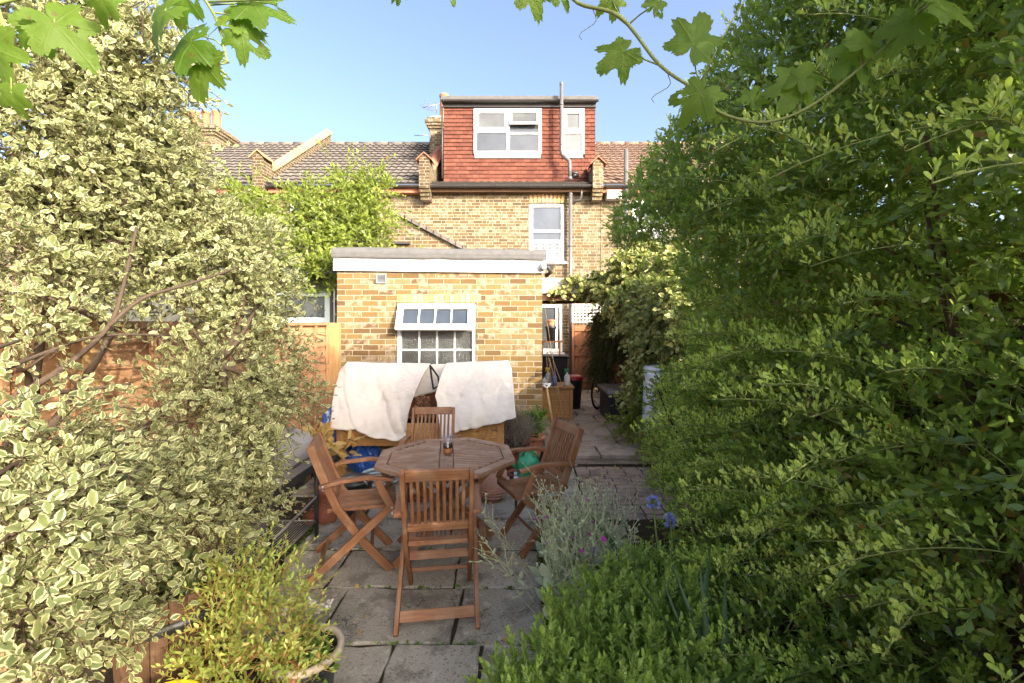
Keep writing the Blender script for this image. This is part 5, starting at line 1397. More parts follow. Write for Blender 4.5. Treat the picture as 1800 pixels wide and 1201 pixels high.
# ---- the big hedge on the right
hd = thing('privet_hedge', 'tall dark green small leaved hedge filling the right side', 'hedge', (1.6, 1.6, 0))
rs = np.random.RandomState(9); HC = []
def hedge_top(y): return min(3.75 if y > .4 else 3.45, 1.15+(6.2-y)*.54)  # unseen run behind camera added, height set to shade patio and left shrub
for y in np.arange(-1.4, 3.4, .36):
    top = hedge_top(y)
    for z in np.arange(.35, top-.1, .36):
        for xb in (1.45, 1.85, 2.15):
            if xb > 2 and z < 1.9: continue
            lean = (.18+.42*min(1, max(0, (y-1.2)/1.9)))*math.sin(min(1, max(.1, (z-.2)/2.2))*math.pi/2)
            if y > 2.2 and z < 2.15: lean = -.06
            x = xb-lean*(1 if xb < 1.6 else .7)+rs.uniform(-.1, .1); r = rs.uniform(.22, .33)
            if y < .7: x = max(x, 1.35+max(0, .3-y)*.2)
            w_ = (1.0 if xb < 1.6 else .6)*(1.7 if z > 2.0 and y > .9 else 1)*(.45 if z < .9 and y < 2.2 else 1.0)*(.35 if y < .5 else 1)
            HC.append((x, y+rs.uniform(-.1, .1), z+rs.uniform(-.1, .1), r, r*1.1, r, w_))
for a in [(1140, 330, 3.1, .20), (1175, 395, 3.2, .2), (1270, 600, 3.3, .2), (1180, 260, 3.1, .18), (1240, 160, 2.9, .24), (1330, 110, 2.6, .26), (1270, 640, 3.5, .2),
          (1210, 740, 4.0, .16), (1210, 790, 3.7, .26), (1160, 790, 4.4, .16), (1260, 850, 3.1, .24), (1180, 860, 3.6, .14), (1220, 930, 2.9, .2), (1300, 960, 2.5, .2), (1260, 700, 3.3, .26), (1310, 1060, 2.0, .16), (1370, 1020, 2.1, .18), (1350, 1130, 1.75, .14), (1420, 1100, 1.8, .18), (1480, 1170, 1.6, .16), (1560, 1150, 1.6, .18), (1680, 1170, 1.45, .16)]:
    p = P(*a[:3]); HC.append((p.x, p.y, p.z, a[3], a[3], a[3], 1.3))
def hk(q): return ~((q[:, 1] > 2.2) & (q[:, 2] > 1.4) & (q[:, 2] < 2.3) & (q[:, 0] < .36*q[:, 1])) & ~((q[:, 1] > 2.4) & (q[:, 2] <= 1.4) & (q[:, 0] < .27*q[:, 1])) & ((q[:, 2] < 2.62+1.9*(q[:, 0]-.72)) | (q[:, 1] < 1.1)) & ((q[:, 0] < 2.0) | ((q[:, 2] > 2.0) & (q[:, 0] < 2.45))) & (q[:, 2] > .03) & ~((q[:, 1] < .55) & (q[:, 0] < 1.0)) & (q[:, 2] < np.minimum(3.9, 1.35+(6.2-q[:, 1])*.54))
foliage(hd, HC, 24000, .12, 10, .033, 'small', 'lf_hedge', 21, shell=(.45, 1.08), outw=.9, up=.45, rand=.5, droop=.1, ang=52, twm='green_twig', twr=.0011, keep=hk, nup=.45, nout=.9, dead=.03, taper=.2, sz=(.65, 1.25))
foliage(hd, HC, 1100, .16, 13, .028, 'obov', 'lf_young', 22, shell=(.9, 1.15), outw=.7, up=.55, rand=.45, droop=.12, ang=50, twm='green_twig', twr=.0013, keep=hk, nup=.5, nout=.8, taper=.3, sz=(.7, 1.2), name='young_shoots')
def sprays(parent, cl, N, seed, leaf, mat, keep):
    """arching side shoots set with upright leafy sprigs, reaching out of the hedge over the garden"""
    rs = np.random.RandomState(seed); cl = np.array([c for c in cl if c[0] < 1.75 or c[2] > 2.2], float)
    ci = rs.choice(len(cl), N); u = norm(rs.randn(N, 3)); u[:, 0] = -np.abs(u[:, 0]); p = cl[ci, :3]+u*cl[ci, 3:6]*rs.uniform(.75, 1.0, N)[:, None]
    d = norm(np.stack([np.full(N, -1.0), rs.uniform(-.75, .35, N), rs.uniform(-.15, .45, N)], 1)); L = rs.uniform(.2, .52, N)
    k = keep(p+d*L[:, None]); p, d, L = p[k], d[k], L[k]; N = len(p); tone = rs.rand(N)
    def at(s): q = p+d*(L*s)[:, None]; q[:, 2] += L*(.18*s-.32*s*s); return q
    A, Bq, SB, ST, SN, SS, SR = [], [], [], [], [], [], []
    for i in range(8): A.append(at(i/8)); Bq.append(at((i+1)/8))
    prism_mesh('shoots', M['green_twig'], parent, np.concatenate(A), np.concatenate(Bq), .0021, .0018)
    A, Bq = [], []; m = 15
    for j in range(m):
        s = (j+1)/m; q = at(s); sd = norm(np.array([0, 0, 1.1])+d*.7+rs.randn(N, 3)*.38); l = rs.uniform(.035, .095, N)*(1.15-.7*s)
        A.append(q); Bq.append(q+sd*l[:, None]); e1 = norm(np.cross(sd, rs.randn(N, 3))); e2 = np.cross(sd, e1)
        for i in range(6):
            f = (i+1)/6; a = i*2.4; rad = e1*math.cos(a)+e2*math.sin(a); an = .95-.6*f
            SB.append(q+sd*(l*f)[:, None]); ST.append(sd*math.cos(an)+rad*math.sin(an)); SN.append(sd*.7-rad*.5+np.array([-.4, -.3, .35])+rs.randn(N, 3)*.25)
            SS.append(leaf*rs.uniform(.6, 1.15, N)*(1-.25*s)); SR.append(np.clip(.15+.45*tone+.3*s+.25*rs.rand(N), 0, .99))
    prism_mesh('sprigs', M['green_twig'], parent, np.concatenate(A), np.concatenate(Bq), .0012, .0009)
    leaf_mesh('spray_leaves', M[mat], parent, np.concatenate(SB), np.concatenate(ST), np.concatenate(SN), np.concatenate(SS), np.concatenate(SR), 'obov')
sprays(hd, HC, 880, 24, .026, 'lf_young', hk)
NC = []
for a in [(1230, 650, 3.4, .24), (1210, 740, 3.8, .24), (1265, 790, 3.1, .26), (1180, 800, 3.9, .2), (1240, 880, 2.9, .2), (1195, 870, 3.3, .18), (1300, 720, 3.0, .2), (1220, 690, 3.7, .22), (1330, 850, 2.6, .2)]:
    p = P(*a[:3]); NC.append((p.x, p.y, p.z, a[3], a[3], a[3], 1.0))
foliage(hd, NC, 1300, .13, 11, .026, 'obov', 'lf_young', 27, shell=(.7, 1.05), outw=.8, up=.5, rand=.5, droop=.1, ang=52, twm='green_twig', twr=.0012, keep=hk, nup=.5, nout=.7, taper=.2, name='new_growth')
m = MB()
for i, y in enumerate(np.arange(-1.1, 3.6, .42)):
    b0 = V((1.78+.1*math.sin(i*2.1), y, -.02)); tz = hedge_top(y)
    for k in range(3):
        rr = random.Random(i*5+k); limb(m, b0, (1.5+rr.uniform(-.45, .25), y+rr.uniform(-.3, .3), tz*rr.uniform(.45, .8)), .016, .005, i*3+k, .06, 9)
    for k in range(9):
        rr = random.Random(i*31+k); z = rr.uniform(.4, tz-.2); limb(m, (1.72, y, z), (rr.uniform(1.0, 1.3)+(.3 if y > 2 else 0), y+rr.uniform(-.4, .4), z+rr.uniform(0, .4)), .009, .003, i*11+k, .08, 5)
m.build('stems', M['bark'], hd)

# ---- climbing shrub over the neighbour's outbuilding
cs = thing('climbing_shrub', 'bright yellow green climbing shrub growing above the low window on the left', 'shrub', (-3.1, 7.0, 2.5))
CC = []
for px, py, d, r in [(600, 400, 7.0, .42), (560, 430, 6.9, .42), (640, 380, 7.1, .34), (620, 350, 7.1, .26), (540, 380, 7.0, .36), (590, 470, 6.75, .26), (545, 480, 6.7, .26), (500, 470, 6.8, .3), (480, 420, 7.0, .35), (440, 400, 7.0, .35), (430, 350, 7.0, .24),
                     (650, 420, 7.0, .22), (675, 335, 7.1, .1), (688, 395, 7.0, .1), (600, 318, 7.1, .12), (640, 322, 7.1, .1), (515, 350, 7.1, .12), (545, 345, 7.1, .16), (660, 335, 7.2, .18), (575, 505, 6.7, .12), (600, 440, 6.8, .18)]:
    p = P(px, py, d); CC.append((p.x, p.y, p.z, r, r*.8, r, 1))
foliage(cs, CC, 1700, .34, 9, .08, 'oval', 'lf_climb', 31, shell=(.1, 1.05), outw=.6, up=.6, rand=.8, droop=.3, ang=60, twm='green_twig', twr=.004, nup=.6, nout=.5, wild=.22)
m = MB()
for i, c in enumerate(CC): limb(m, (-3.0+.12*math.sin(i), 6.95, 2.45), c[:3], .02, .007, i+300, .1)
limb(m, (-2.75, 6.62, 0), (-2.9, 6.9, 2.5), .03, .02, 77, .03); m.build('branches', M['bark'], cs)

# ---- ivies on the passage fence
iv = thing('golden_ivy', 'cream and gold variegated ivy spilling over the canopy and passage fence', 'ivy', (1.8, 6.6, 1.7))
IC = []
for px, py, d, r in [(1060, 500, 6.9, .16), (1010, 503, 6.95, .09), (985, 508, 6.95, .06), (1090, 520, 6.6, .22), (1110, 470, 6.6, .26), (1140, 520, 6.2, .28), (1170, 560, 5.8, .28), (1130, 570, 6.2, .22), (1200, 540, 5.6, .28), (1210, 600, 5.4, .24), (1150, 610, 5.8, .2),
                     (1130, 440, 6.8, .22), (1160, 480, 6.4, .26), (1130, 650, 5.9, .14), (1120, 690, 6.0, .12), (1200, 500, 5.2, .22), (1230, 560, 4.8, .22), (1190, 455, 5.4, .2), (1040, 498, 6.9, .1)]:
    p = P(px, py, d); IC.append((p.x, p.y, p.z, r, r*.8, r*.8, 1))
foliage(iv, IC, 1900, .22, 8, .085, 'heart', 'lf_ivy', 41, shell=(.4, 1.0), outw=1.0, up=.1, rand=.5, droop=.5, ang=65, twm='twig', twr=.003, nup=.4)
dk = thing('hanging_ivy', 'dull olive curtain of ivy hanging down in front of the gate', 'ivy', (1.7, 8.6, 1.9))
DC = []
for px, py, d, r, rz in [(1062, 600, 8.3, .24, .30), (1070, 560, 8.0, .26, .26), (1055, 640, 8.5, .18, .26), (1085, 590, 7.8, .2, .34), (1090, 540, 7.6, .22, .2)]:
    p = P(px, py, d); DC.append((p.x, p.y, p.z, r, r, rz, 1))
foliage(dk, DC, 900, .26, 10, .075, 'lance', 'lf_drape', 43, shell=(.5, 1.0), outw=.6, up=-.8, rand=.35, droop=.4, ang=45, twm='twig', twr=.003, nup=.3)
lo_ = thing('low_shrub', 'low leafy shrub trailing onto the path in front of the storage chest', 'shrub', (1.45, 6.2, .1))
LC = []
for px, py, d, r in [(1105, 745, 6.2, .16), (1135, 730, 5.9, .2), (1150, 770, 5.6, .18), (1180, 720, 5.2, .2), (1175, 690, 5.1, .13), (1195, 660, 5.1, .12), (1130, 680, 5.9, .16), (1180, 790, 4.9, .18)]:
    p = P(px, py, d); LC.append((p.x, p.y, p.z, r, r, r, 1))
foliage(lo_, LC, 680, .2, 8, .06, 'oval', 'lf_climb', 47, shell=(.3, 1.0), outw=.8, up=.3, rand=.5, droop=.3, ang=60, twm='green_twig', twr=.0025)

# ---- small shrub beds at the lower right
hb = thing('hebe_shrub', 'low bright green hebe mound at the bottom right of the patio', 'shrub', (.42, 1.8, 0))
BC = []
for px, py, d, r in [(905, 1185, 1.62, .13), (980, 1140, 1.72, .17), (1060, 1130, 1.72, .2), (1150, 1150, 1.65, .2), (1040, 1050, 1.95, .17), (1110, 1060, 1.95, .2), (1180, 1060, 1.9, .2), (1080, 1000, 2.2, .14), (1150, 990, 2.25, .17), (1210, 990, 2.2, .15),
                     (1240, 1180, 1.55, .16), (1300, 1170, 1.6, .12), (960, 1210, 1.5, .14), (1110, 1220, 1.45, .18)]:
    p = P(px, py, d); BC.append((p.x, p.y, p.z-.165, r, r, r*.95, 1))
foliage(hb, BC, 1500, .11, 20, .031, 'lance', 'lf_hebe', 51, shell=(.6, 1.05), outw=.6, up=1.0, rand=.3, droop=0, ang=58, twm='green_twig', twr=.0014, pairs=True, nup=.5, taper=.15, wid=1.4)
m = MB()
for i, c in enumerate(BC): limb(m, (.42+.1*math.sin(i), 1.85, 0), c[:3], .009, .004, i+500, .08, 6)
m.build('stems', M['bark'], hb)

ly = thing('rose_campion', 'silver grey branching plant with magenta flowers at the edge of the patio', 'plant', (.38, 2.95, 0))
rs = np.random.RandomState(61); segA, segB, LB, LT, LS, tips = [], [], [], [], [], []
for k in range(145):
    b0 = np.array([.22+rs.rand()*.46, 2.5+rs.rand()*.75, .03]); d = norm(np.array([rs.randn()*.2-.08, rs.randn()*.2, 1.0])); Lh = rs.uniform(.30, .60)
    if k < 5: b0 = np.array([.08, 2.6+.1*k, .05]); d = norm(np.array([-.55-.1*k % .3, -.1, .85])); Lh = .5
    p = b0
    for s in range(4):
        q = p+d*Lh/4+rs.randn(3)*.010; segA.append(p); segB.append(q)
        for sg in (-1, 1):
            a = norm(np.cross(d, rs.randn(3))); LB.append(q); LT.append(norm(a+d*.7)); LS.append(.055*(1-.2*s))
        if s > 0:
            for sg in (-1, 1):
                if rs.rand() < .85:
                    e = norm(d*.9+norm(np.cross(d, rs.randn(3)))*.6); r = q+e*Lh*.24*(1.1-.2*s); segA.append(q); segB.append(r); tips.append((r, e))
                    if rs.rand() < .6: e2 = norm(e+.6*rs.randn(3)*.6+np.array([0, 0, .4])); r2 = r+e2*.06; segA.append(r); segB.append(r2); tips.append((r2, e2))
        p = q; d = norm(d+rs.randn(3)*.08)
    tips.append((p, d))
prism_mesh('stems', (lambda: plain("silver_stem", (.48, .52, .31), .8, .2, .2, 40, .1))(), ly, np.array(segA), np.array(segB), .0023, .0016)
for k in range(300):
    a = rs.rand()*6.28; b0 = np.array([.12+rs.rand()*.62, 2.4+rs.rand()*.9, .06+rs.rand()*.2]); LB.append(b0); LT.append(norm(np.array([math.cos(a), math.sin(a), rs.uniform(.1, .9)]))); LS.append(rs.uniform(.07, .12))
LB, LT, LS = np.array(LB), np.array(LT), np.array(LS)
leaf_mesh('foliage', M['lf_silver'], ly, LB, LT, np.array([[0, 0, 1.]])+.3*rs.randn(len(LB), 3), LS, rs.rand(len(LB)), 'oval')
T_ = np.array([t[0] for t in tips]); D_ = np.array([t[1] for t in tips])
leaf_mesh('buds', M['lf_silver'], ly, T_, D_, rs.randn(len(T_), 3), np.full(len(T_), .016), rs.rand(len(T_)), 'oval', wid=1.3)
fl = rs.choice(len(T_), 22, replace=False); FB, FT = [], []
for i in fl:
    for k in range(5): a = k*1.2566; e1 = norm(np.cross(D_[i], [.3, .5, .1])); e2 = np.cross(D_[i], e1); FB.append(T_[i]+D_[i]*.012); FT.append(e1*math.cos(a)+e2*math.sin(a)+D_[i]*.25)
FB, FT = np.array(FB), np.array(FT)
for i in range(len(fl)): leaf_mesh('flower', M['petal_magenta'], ly, FB[i*5:i*5+5], FT[i*5:i*5+5], np.repeat(D_[fl[i:i+1]], 5, 0), np.full(5, .017), rs.rand(5), 'heart', wid=1.1)

def umbel(lab, px, py, d, seed):
    p = P(px, py, d); t = thing('agapanthus', lab, 'flower', (p.x+.06, p.y, 0), 'blue agapanthus flowers')
    rs = np.random.RandomState(seed)
    m = MB(); m.tube([(p.x+.06, p.y+.02, 0), (p.x+.03, p.y, p.z*.6), (p.x, p.y, p.z)], [.007, .006, .005], 6); m.build('stem', M['green_twig'], t)
    n = 34; u = norm(rs.randn(n, 3)+np.array([0, 0, .35])); c = np.array(p)
    prism_mesh('flower_stalks', M['green_twig'], t, np.repeat(c[None], n, 0), c+u*.024, .001, .001)
    FB, FT = [], []
    for i in range(n):
        e1 = norm(np.cross(u[i], rs.randn(3))); e2 = np.cross(u[i], e1)
        for k in range(5): a = k*1.2566; FB.append(c+u[i]*.024); FT.append(norm(u[i]+.55*(e1*math.cos(a)+e2*math.sin(a))))
    FB, FT = np.array(FB), np.array(FT)
    leaf_mesh('petals', M['petal_blue'], t, FB, FT, rs.randn(len(FB), 3), np.full(len(FB), .021), rs.rand(len(FB)), 'lance', wid=1.1)
umbel('blue agapanthus flower head, the higher one beside the hedge', 1148, 884, 2.55, 1)
umbel('blue agapanthus flower head, the lower one beside the hedge', 1178, 915, 2.5, 2)
def straps(name, lab, x, y, z, n, L, seed, spread=.5, mat='lf_strap', cat='plant', wid=1.0):
    t = thing(name, lab, cat, (x, y, z)); rs = np.random.RandomState(seed); a = rs.rand(n)*6.28
    T = np.stack([np.cos(a)*spread*rs.rand(n), np.sin(a)*spread*rs.rand(n), np.ones(n)], 1)
    Nn = np.stack([-np.cos(a), -np.sin(a), np.full(n, .2)], 1)
    B = np.tile(np.array([[x, y, z]]), (n, 1))+rs.randn(n, 3)*np.array([.03, .03, 0])
    leaf_mesh('foliage', M[mat], t, B, T, Nn, L*rs.uniform(.6, 1.1, n), rs.rand(n), 'strap', wid=wid)
    return t
straps('strap_leaf_plant', 'clump of dark upright strap leaves between hedge and hebe', .69, 1.66, 0, 18, .70, 5, .22, wid=.75)
straps('strap_leaf_plant', 'arching strap leaves beneath the blue agapanthus flowers', .72, 2.45, 0, 26, .62, 6, .7)
straps('iris_plant', 'single bright green blade leaf beside the barbecue wheel', -1.34, 2.12, .05, 4, .62, 7, .05, 'lf_green', wid=1.4)
sv = thing('violet_salvia', 'violet flower spikes among the silver plant', 'flower', (.3, 2.5, 0))
m = MB(); FB, FT = [], []
for px, py, d in ((1043, 970, 2.5), (1100, 1002, 2.3), (1135, 990, 2.4), (970, 1080, 2.3), (992, 943, 2.6)):
    p = P(px, py, d); m.tube([(p.x+.02, p.y, 0), (p.x, p.y, p.z+.02)], .002, 4)
    for k in range(26): FB.append(np.array(p)+np.array([0, 0, random.uniform(-.03, .03)])); a = random.random()*6.28; FT.append(np.array([math.cos(a), math.sin(a), .5]))
m.build('stems', M['green_twig'], sv); FB, FT = np.array(FB), np.array(FT)
leaf_mesh('flowers', M['petal_violet'], sv, FB, FT, np.array([[0, 0, 1.]])+np.random.RandomState(1).randn(len(FB), 3)*.5, np.full(len(FB), .014), np.random.RandomState(2).rand(len(FB)), 'oval')

# ---- potted plants
def potted(name, lab, clumps, parent_loc, cat='plant', **kw):
    t = thing(name, lab, cat, parent_loc); foliage(t, clumps, parent=None, **kw) if False else foliage(t, clumps, **kw); return t
fu = thing('fuchsia_bush', 'straggly yellow green potted bush at the lower left of the patio', 'bush', (-1.05, 1.82, .26))
FC = []
for px, py, d, r in [(430, 1080, 1.85, .20), (380, 1110, 1.8, .16), (480, 1060, 1.9, .18), (440, 1150, 1.75, .18), (510, 1100, 1.85, .16), (470, 1010, 1.95, .09), (420, 1020, 1.95, .12), (520, 1140, 1.85, .1), (530, 1075, 1.95, .05), (370, 1170, 1.7, .12), (500, 1180, 1.75, .13)]:
    p = P(px, py, d); FC.append((p.x, p.y, p.z, r, r, r, 1))
foliage(fu, FC, 430, .12, 9, .029, 'lance', 'lf_fuchsia', 71, shell=(.2, 1.0), outw=.6, up=.8, rand=.5, droop=.25, ang=60, twm='lf_dry', twr=.0016, wid=1.3)
p = P(473, 955, 2.1)
foliage(fu, [(p.x, p.y, p.z-.1, .03, .03, .16, 1), (p.x-.02, p.y, p.z-.02, .02, .02, .12, 1)], 26, .07, 6, .034, 'lance', 'lf_fuchsia', 72, shell=(0, 1), outw=1.0, up=.4, rand=.4, twm='green_twig', twr=.0014, name='tall_shoot')
for px, py, d in ((545, 1058, 2.0), (562, 1070, 2.0), (502, 1075, 1.9), (578, 1063, 2.0)):
    p = np.array(P(px, py, d)); rs = np.random.RandomState(px); a = rs.rand(14)*6.28
    leaf_mesh('flower', M['petal_white'], fu, p+rs.randn(14, 3)*.007, np.stack([np.cos(a), np.sin(a), rs.uniform(-.3, .8, 14)], 1), np.array([[0, 0, 1.]])+.4*rs.randn(14, 3), np.full(14, .018), rs.rand(14), 'heart')
prism_mesh('flower_stalks', M['green_twig'], fu, np.array([P(548, 1130, 1.95), P(520, 1110, 1.92)]), np.array([P(578, 1065, 2.0), P(545, 1060, 2.0)]), .0025, .002)
ge = thing('nasturtium_plant', 'round leaved green plant in the beige rimmed pot', 'plant', (-.93, 1.96, .26))
foliage(ge, [(-.95, 1.93, .27, .12, .10, .07, 1), (-.90, 1.86, .20, .08, .06, .08, 1)], 60, .09, 4, .05, 'heart', 'lf_green', 73, shell=(.2, 1), outw=.7, up=.7, rand=.4, ang=70, twm='green_twig', twr=.0022, nup=1.2, wid=1.2)
su = thing('succulent', 'reddish succulent rosettes growing in the shallow terracotta pot', 'succulent', (-1.11, 5.09, .76))
foliage(su, [(-1.11, 5.09, .80, .075, .06, .06, 1)], 46, .06, 9, .034, 'oval', 'lf_red', 74, shell=(.2, 1), outw=.8, up=1.0, rand=.4, ang=70, twr=.003)
la = thing('lavender', 'dry grey lavender bush in a pot right of the covered planter', 'lavender', (-.05, 5.25, .3))
foliage(la, [(-.06, 5.22, .42, .20, .18, .15, 1)], 420, .24, 12, .03, 'lance', 'lf_lav', 75, shell=(.1, 1), outw=.5, up=1.2, rand=.3, droop=.05, ang=30, twm='lf_lav', twr=.0018, wid=.8)
eu = thing('leafy_plant', 'bright green leafy plant in a pot at the outhouse corner', 'plant', (.16, 5.75, .27))
foliage(eu, [(.14, 5.72, .42, .13, .13, .12, 1), (.2, 5.7, .5, .07, .07, .08, 1)], 80, .15, 9, .075, 'lance', 'lf_green', 76, shell=(.1, 1), outw=.6, up=.9, rand=.4, droop=.3, ang=60, twm='green_twig', twr=.003, wid=1.4)
dy = thing('wilting_plant', 'wilting plant with big yellow leaves behind the barbecue', 'plant', (-1.98, 4.62, .34))
foliage(dy, [(-1.95, 4.6, .48, .16, .14, .12, 1), (-2.02, 4.62, .62, .1, .1, .1, 1)], 16, .2, 6, .17, 'lance', 'lf_dry', 77, shell=(.1, .8), outw=.8, up=.7, rand=.4, droop=.6, ang=70, twm='twig', twr=.004, wid=1.5)
# round leaved plant in the barrel
bp_ = thing('barrel_plant', 'dark round leaved plant growing in the half barrel', 'plant', (-1.50, 1.95, .58))
foliage(bp_, [(-1.48, 1.95, .60, .13, .12, .05, 1)], 60, .08, 5, .045, 'heart', 'lf_drape', 79, shell=(.2, 1), outw=.8, up=.6, rand=.4, ang=70, twm='green_twig', twr=.002, nup=1.2)
# weeds and moss in the joints
wd = thing('joint_weeds', 'tiny weeds and moss growing in the joints of the paving', 'weeds', (-.5, 3, 0)); wd['kind'] = 'stuff'
rs = np.random.RandomState(91); B, T = [], []
for y0, y1 in ry:
    for k in range(26):
        c = np.array([rs.uniform(-1.7, .14), y0+rs.uniform(-.008, .008), -.004])
        for q in range(rs.randint(3, 10)): a = rs.rand()*6.28; B.append(c+rs.randn(3)*np.array([.012, .003, .001])); T.append(np.array([math.cos(a), math.sin(a), rs.uniform(.2, 1.3)]))
for k in range(150):
    c = np.array([rs.choice([.15, -1.73])+rs.uniform(-.03, .05), rs.uniform(2, 4.5), -.004])
    for q in range(8): a = rs.rand()*6.28; B.append(c+rs.randn(3)*np.array([.01, .02, .001])); T.append(np.array([math.cos(a), math.sin(a), rs.uniform(.2, 1.3)]))
B, T = np.array(B), np.array(T); leaf_mesh('weeds', M['lf_green'], wd, B, T, rs.randn(len(B), 3)*.4+np.array([0, 0, 1.]), rs.uniform(.008, .024, len(B)), rs.rand(len(B)), 'oval')
# leaf litter and moss along the paving
lt = thing('leaf_litter', 'scattered brown fallen leaves on the paving and beds', 'fallen leaves', (-.6, 3, 0)); lt['kind'] = 'stuff'
rs = np.random.RandomState(81); n = 900
B = np.stack([rs.uniform(-2.3, 1.2, n), rs.uniform(2.0, 5.5, n), np.full(n, .012)], 1)
k = rs.rand(n) < np.clip(.1+.9*(np.abs(B[:, 0]+2.1) < .5)+.5*(B[:, 0] > .3)+.25*(B[:, 1] > 4.3), 0, 1); B = B[k]; n = len(B)
a = rs.rand(n)*6.28; leaf_mesh('leaves', M['lf_dry'], lt, B, np.stack([np.cos(a), np.sin(a), rs.uniform(-.1, .2, n)], 1), np.array([[0, 0, 1.]])+rs.randn(n, 3)*.3, rs.uniform(.012, .045, n), rs.rand(n), 'curl')

# ================================================================ GRAPE VINE OVERHEAD
def vine_leaf(m, c, tipd, nrm, S, seed):
    """lobed toothed grape leaf; c is where the stalk joins, tipd the way its tip points"""
    rs = random.Random(seed); c = V(c); t = V(tipd).normalized(); n = V(nrm); n = (n-t*n.dot(t)).normalized(); x = t.cross(n)
    NA, NR = 164, 7; lob = [(90, 1.0, 33), (34, .90, 30), (146, .90, 30), (-26, .74, 30), (206, .74, 30)]
    ph0 = 0; lob = [(a+rs.uniform(-4, 4), l*rs.uniform(.9, 1.08), w) for a, l, w in lob]
    holes = [(rs.uniform(0, 6.28), rs.uniform(.3, .7), rs.uniform(.03, .085)) for _ in range(rs.choice([1, 2, 3, 4]))]
    vs, uv, fs, ring = [(0, 0, 0)], [(0, 0)], [], []
    cur = rs.uniform(.18, .48); ph = rs.random()*6
    for i in range(1, NR+1):
        for j in range(NA):
            a = 360*j/NA; best = .57
            for la, l, wd in lob:
                dd = abs((a-la+180) % 360-180); best = max(best, l*math.exp(-(dd/wd)**2*.9))
            nd = abs((a-270+180) % 360-180)
            if nd < 26: best *= .10+.9*(nd/26)**.7
            tooth = .15*abs((j/4.0) % 1-.5)*2*(.6+.4*math.sin(j*.37+ph))
            rr = best*(1+tooth*(i/NR)**2-.05)*(i/NR)
            X, Y = rr*math.cos(R(a)), rr*math.sin(R(a))
            Z = -cur*rr*rr*(.8+.5*math.sin(R(a)*2+ph))+.05*math.sin(3*R(a)+ph)*rr+.018*math.sin(11*X+ph)*math.cos(9*Y)+.07*abs(X)
            vs.append((X, Y, Z)); uv.append((X, Y))
    def bad(k):
        X, Y, _ = vs[k]
        return any((X-hr*math.cos(ha))**2+(Y-hr*math.sin(ha))**2 < hs*hs for ha, hr, hs in holes)
    for j in range(NA): fs.append((0, 1+j, 1+(j+1) % NA))
    for i in range(NR-1):
        for j in range(NA):
            q = (1+i*NA+j, 1+(i+1)*NA+j, 1+(i+1)*NA+(j+1) % NA, 1+i*NA+(j+1) % NA)
            if sum(bad(k) for k in q) < 2: fs.append(q)
    P3 = [c+(x*X+t*Y+n*Z)*S for X, Y, Z in vs]
    m.add(P3, fs, [[uv[k] for k in f] for f in fs], rs.random(), smooth=True)
def vine(label, stem, leaves, seed):
    t = thing('grapevine_shoot', label, 'vine', P(*stem[0][:3])); m = MB(); ml = MB()
    pts = [P(a, b, d) for a, b, d in stem]
    fine = []
    for i in range(len(pts)-1):
        p0, p1, p2, p3 = pts[max(i-1, 0)], pts[i], pts[i+1], pts[min(i+2, len(pts)-1)]
        for k in range(5):
            s = k/5; fine.append(.5*((2*p1)+(p2-p0)*s+(2*p0-5*p1+4*p2-p3)*s*s+(3*p1-p0-3*p2+p3)*s**3))
    fine.append(pts[-1]); n = len(fine)
    m.tube(fine, [.0042-.002*i/n+(.0015 if i % 10 < 1 else 0) for i in range(n)], 7)
    for i, (px, py, d, ang, S, (sx, sy), tilt) in enumerate(leaves):
        c = P(px, py, d); s = min(fine, key=lambda q: (q-P(sx, sy, d)).length)
        mid = c.lerp(s, .5)+V((0, .01, .008)); m.tube([s, mid, c], [.0022, .0016, .0014], 5)
        tip = V((math.cos(R(ang)), tilt*.6, math.sin(R(ang)))); nr = V((.25*math.sin(i*2.1), -1, .25+.3*math.cos(i*1.7)+.2))
        vine_leaf(ml, c, tip, nr, S*.77, seed*50+i)
    for k in range(3):
        s = fine[(k*9+7) % n]; m.tube([s+V((.03*math.sin(q*.7)*q/8, .004*q, -.006*q)) for q in range(9)], .0009, 4)
    m.build('stem', M['bark'] if False else M['green_twig'], t); ml.build('foliage', M['lf_vine'], t)
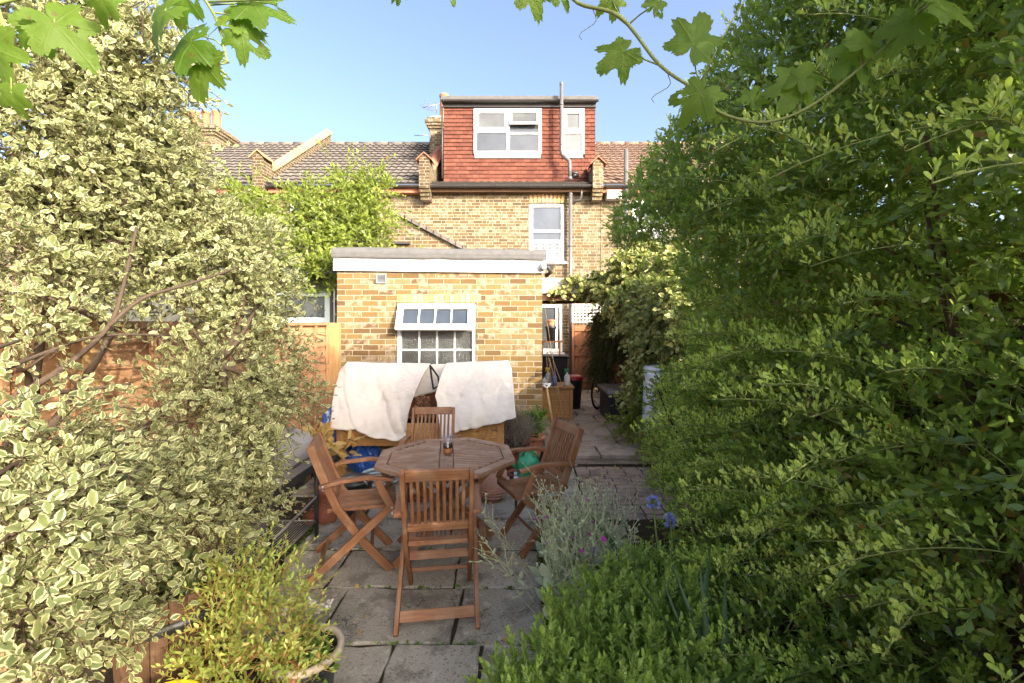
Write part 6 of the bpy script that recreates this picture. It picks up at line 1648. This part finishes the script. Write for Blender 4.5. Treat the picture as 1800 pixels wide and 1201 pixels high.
vine('grapevine shoot with big lobed leaves hanging across the top right',
     [(985, -40, .98), (1015, 5, .97), (1090, 30, .96), (1160, 115, .95), (1225, 160, .93), (1262, 196, .92), (1310, 212, .90), (1355, 214, .88), (1420, 190, .86), (1500, 130, .82), (1590, 50, .78), (1680, -50, .74)],
     [(935, -22, .97, -70, .085, (1000, -5), 0), (985, -18, .97, -60, .06, (1010, 0), .2), (1095, 92, .95, 215, .085, (1158, 115), .1), (1075, -5, .98, -80, .06, (1090, 30), 0), (1218, 78, .93, 62, .100, (1235, 165), .1),
      (1232, 165, .92, 232, .088, (1245, 178), .2), (1322, 176, .9, 60, .05, (1355, 214), .3), (1400, 148, .87, 245, .085, (1410, 195), -.2), (1405, 140, .86, 60, .07, (1410, 195), .3), (1510, 90, .82, 230, .08, (1520, 115), .3),
      (1520, 80, .80, 55, .06, (1525, 110), .5), (1600, 40, .76, 235, .075, (1600, 40), .2), (1650, 5, .72, 10, .10, (1640, 0), .6), (1150, 10, .95, 70, .05, (1100, 40), 0), (1320, -20, .92, -90, .03, (1225, 160), 0), (1265, 200, .92, 250, .03, (1270, 200), 0)], 2)
vine('grapevine shoot with big lobed leaves hanging in the top left corner',
     [(-60, 20, .74), (40, -5, .76), (150, -25, .78), (260, -30, .8), (345, -10, .86), (370, 15, .88), (388, 55, .9), (393, 82, .9), (400, 110, .9)],
     [(95, 40, .76, -50, .098, (90, -10), .3), (60, 45, .76, -75, .06, (60, -5), .5), (-12, 85, .74, -75, .085, (0, 5), .2), (20, 165, .74, 265, .05, (0, 20), .4), (290, 20, .8, 215, .095, (345, -10), .2), (335, 75, .84, 200, .10, (390, 75), .1), (355, 108, .85, 255, .088, (393, 90), .2),
      (365, 120, .86, -60, .05, (395, 95), .2), (410, 30, .9, -20, .07, (375, 20), .3), (425, 60, .9, -35, .075, (392, 78), .8), (445, 5, .9, -10, .10, (370, 15), .2), (350, 62, .9, 170, .03, (392, 80), .2), (325, -10, .84, 250, .075, (345, -10), .1), (180, -5, .74, 240, .06, (180, -25), .3),
      (700, -12, .95, -90, .035, (500, -40), 0), (795, -12, .95, -80, .03, (500, -40), 0)], 3)
